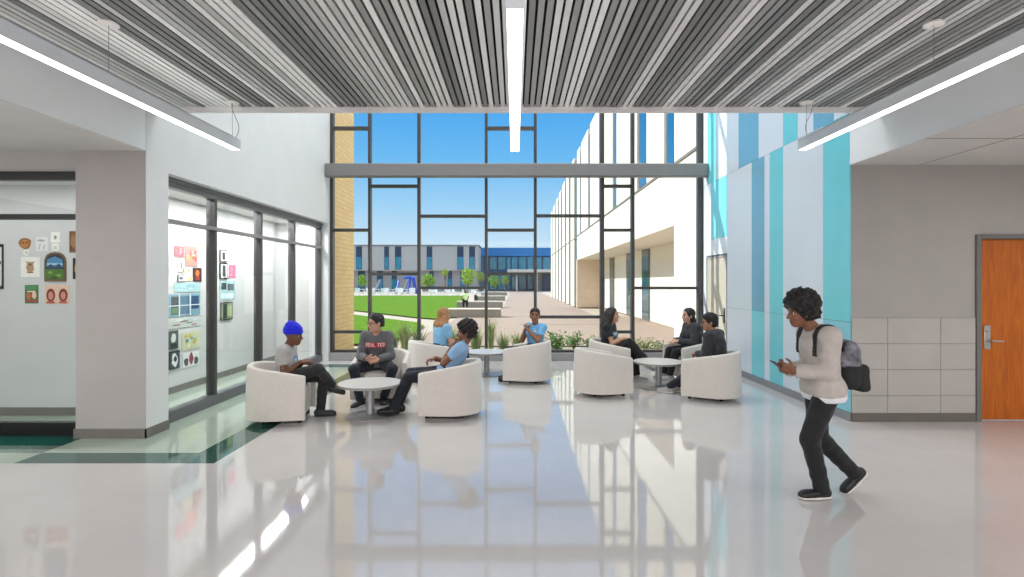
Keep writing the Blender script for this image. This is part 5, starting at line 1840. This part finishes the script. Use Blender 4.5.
obj_from('bag', Q.mesh(0.009, (), wob(0.002, 40)), [M_bpu, M_bpl], bp_, bpick)
Q = Sdf()
Q.box(ctr - f9 * 0.085 - u9 * 0.085, (0.045, 0.115, 0.105), Tb, 0.035, 0.02)
obj_from('front_pocket', Q.mesh(0.009, (), wob(0.002, 50)), M_bpl, bp_)
tp = ctr + u9 * 0.195
MB().tube([Vector(tp + f9 * 0.05 + wk['l'] * 0.03), Vector(tp + f9 * 0.05 + wk['l'] * 0.02 + u9 * 0.045), Vector(tp + f9 * 0.05 - wk['l'] * 0.02 + u9 * 0.045), Vector(tp + f9 * 0.05 - wk['l'] * 0.03)], 0.009, 8).build('carry_loop', M_bpl, bp_, True)
sh_me = wk['shirt'].data
sbv = BVHTree.FromPolygons([v.co for v in sh_me.vertices], [p.vertices[:] for p in sh_me.polygons])
for s in (1, -1):
    pts = []
    for k in range(15):
        t = k / 14
        ang = PI * (1.0 - 1.06 * t)                       # over the shoulder from the back to the front
        o = wk['neck'] - u9 * 0.16 + wk['l'] * 0.115 * s
        d = f9 * math.cos(ang) + u9 * math.sin(ang)
        hit, nn, _, _ = sbv.ray_cast(Vector(o + d * 0.6), Vector(-d))
        if hit is not None:
            pts.append(hit + Vector(d) * 0.004)
    q = MB()
    for i in range(len(pts) - 1):
        w_ = Vector(wk['l']) * 0.026
        dd = (pts[i] + pts[i + 1]) / 2 - Vector(o)
        nn = dd.normalized() * 0.008
        a0, b0 = pts[i], pts[i + 1]
        q.add([a0 - w_, a0 + w_, b0 + w_, b0 - w_, a0 - w_ + nn, a0 + w_ + nn, b0 + w_ + nn, b0 - w_ + nn],
              [(0, 3, 2, 1), (4, 5, 6, 7), (0, 1, 5, 4), (1, 2, 6, 5), (2, 3, 7, 6), (3, 0, 4, 7)])
    if pts:
        q.build('strap', M_bpl, bp_)


# ---- the two far people on the lawn's edge
def far_person(x, ybase, yt, label, top, pants, seed):
    Y = F * EYE / (ybase - VY)
    k = (ybase - yt) / F * Y / 1.70
    r = tag(empty('person', (gx(x, Y), Y, 0.0), 2.2 + seed), label, 'person')
    S = Sdf()
    S.cap((0, 0, 0.95 * k), (0, 0, 1.35 * k), 0.13, 0.15, 0.04).cap((0, -0.17, 1.38 * k), (0, 0.17, 1.38 * k), 0.06, 0.06, 0.04)
    S.cap((0, 0, 1.4 * k), (0, 0, 1.52 * k), 0.055, 0.05, 0.02).ell((0.01, 0, 1.58 * k), (0.10, 0.08, 0.12), None, 0.02)
    for s in (1, -1):
        S.cap((0, 0.19 * s, 1.36 * k), (0.02, 0.24 * s, 1.08 * k), 0.05, 0.04, 0.02).cap((0.02, 0.24 * s, 1.08 * k), (0.12, 0.22 * s, 0.84 * k), 0.04, 0.03, 0.02)
        S.cap((0, 0.09 * s, 0.92 * k), (0.05 * s, 0.10 * s, 0.48 * k), 0.085, 0.06, 0.02).cap((0.05 * s, 0.10 * s, 0.48 * k), (0.04 * s, 0.10 * s, 0.06), 0.058, 0.04, 0.02)
        S.cap((0.04 * s, 0.10 * s, 0.04), (0.04 * s + 0.16, 0.11 * s, 0.035), 0.04, 0.035, 0.02)
    obj_from('body', S.mesh(0.02), flat((168, 122, 98)), r)
    S = Sdf()
    S.cap((0, 0, 0.92 * k), (0, 0, 1.35 * k), 0.15, 0.17, 0.04).cap((0, -0.18, 1.37 * k), (0, 0.18, 1.37 * k), 0.075, 0.075, 0.04)
    obj_from('shirt', S.mesh(0.02, [((0, 0, 0.88 * k), (0, 0, -1))]), top, r)
    S = Sdf()
    for s in (1, -1):
        S.cap((0, 0.08 * s, 0.92 * k), (0.05 * s, 0.10 * s, 0.48 * k), 0.105, 0.075, 0.02).cap((0.05 * s, 0.10 * s, 0.48 * k), (0.04 * s, 0.10 * s, 0.10), 0.072, 0.055, 0.02)
    obj_from('trousers', S.mesh(0.02), pants, r)
    S = Sdf()
    S.ell((-0.01, 0, 1.62 * k), (0.108, 0.09, 0.10), None, 0.02)
    obj_from('hair', S.mesh(0.02, [((0.05, 0, 1.6 * k), (0.8, 0, -0.6))]), H_dkbr, r)


far_person(465.2, 308.3, 292.0, 'small distant person in a pale lime shirt standing by the seat walls', flat((222, 244, 190)), C_black, 0.0)
far_person(476.2, 301.6, 290.8, 'small distant person in a white shirt standing farther along the seat walls', flat((236, 240, 246)), C_navy, 0.7)
# ------------------------------------------------------------------ light
area('atrium_fill', (-1.9, 8.8, 8.8), 2.4, 3.6, 175, col=(1, 0.98, 0.96))  # added fill high in the atrium, out of view; no known fixture
area('atrium_fill', (1.9, 8.8, 8.8), 2.4, 3.6, 175, col=(1, 0.98, 0.96))  # its twin on the panel wall side, also added
area('hall_overhead_fill', (0, -2.5, 3.4), 6.0, 3.0, 420)  # unseen fill added behind the camera to brighten the hall
area('hall_back_fill', (0, -6.9, 1.75), 13, 2.6, 440, (PI / 2, 0, PI), (0.96, 0.98, 1))  # no window here: unseen fill added to lift the fascia and bulkheads
area('corridor_fill', (-6.6, 1.5, 2.95), 3.0, 6.0, 150)  # fill added under the left corridor soffit, no known fixture
area('corridor_fill', (6.6, 1.5, 2.95), 3.0, 6.0, 150)  # same added fill under the right corridor soffit
area('gallery_fill', (-6.6, 6.06, 2.8), 4.0, 0.2, 22)  # fill added to brighten the far left art wall
area('gallery_fill', (-4.32, 9.0, 2.84), 0.25, 4.6, 165)  # fill added to brighten the wall behind the side glazing

sun = bpy.data.lights.new('sun', 'SUN')
sun.energy = 4.9
sun.angle = 0.009
sun.color = (1.0, 0.95, 0.86)
so = bpy.data.objects.new('sun', sun)
COL.objects.link(so)
el = math.radians(34)
dv = Vector((0.925 * math.cos(el), -0.38 * math.cos(el), -math.sin(el)))
so.rotation_euler = dv.to_track_quat('-Z', 'Y').to_euler()

w = bpy.data.worlds.new('sky')
SC.world = w
w.use_nodes = True
nt = w.node_tree
bg = nt.nodes['Background']
tc = nt.nodes.new('ShaderNodeTexCoord')
sp = nt.nodes.new('ShaderNodeSeparateXYZ')
nt.links.new(tc.outputs['Generated'], sp.inputs[0])
r = nt.nodes.new('ShaderNodeValToRGB')
nt.links.new(sp.outputs['Z'], r.inputs['Fac'])
e = r.color_ramp.elements
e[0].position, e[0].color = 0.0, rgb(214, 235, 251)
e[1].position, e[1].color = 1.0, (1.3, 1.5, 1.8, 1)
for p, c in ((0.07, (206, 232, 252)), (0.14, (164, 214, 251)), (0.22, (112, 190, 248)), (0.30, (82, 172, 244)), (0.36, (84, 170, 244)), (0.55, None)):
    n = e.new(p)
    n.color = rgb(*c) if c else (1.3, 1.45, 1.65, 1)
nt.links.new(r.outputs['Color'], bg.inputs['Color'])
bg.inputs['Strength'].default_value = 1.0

# ------------------------------------------------------------------ camera
cam = bpy.data.cameras.new('camera')
cam.sensor_fit = 'HORIZONTAL'
cam.sensor_width = 36.0
cam.lens = F / 1024 * 36.0
cam.shift_x = -(VX - 512.0) / 1024
cam.shift_y = -(288.5 - VY) / 1024
cam.clip_start, cam.clip_end = 0.05, 600
co = bpy.data.objects.new('camera', cam)
COL.objects.link(co)
co.location = (0, 0, EYE)
co.rotation_euler = (PI / 2, 0, 0)
SC.camera = co

vs = SC.view_settings
vs.view_transform = 'Standard'
vs.look = 'None'
vs.gamma = 1
vs.exposure = 0.0
vs.use_curve_mapping = False
SC.cycles.use_denoising = True
SC.cycles.max_bounces = 10
SC.cycles.transparent_max_bounces = 24
SC.cycles.caustics_reflective = False
SC.cycles.sample_clamp_indirect = 6
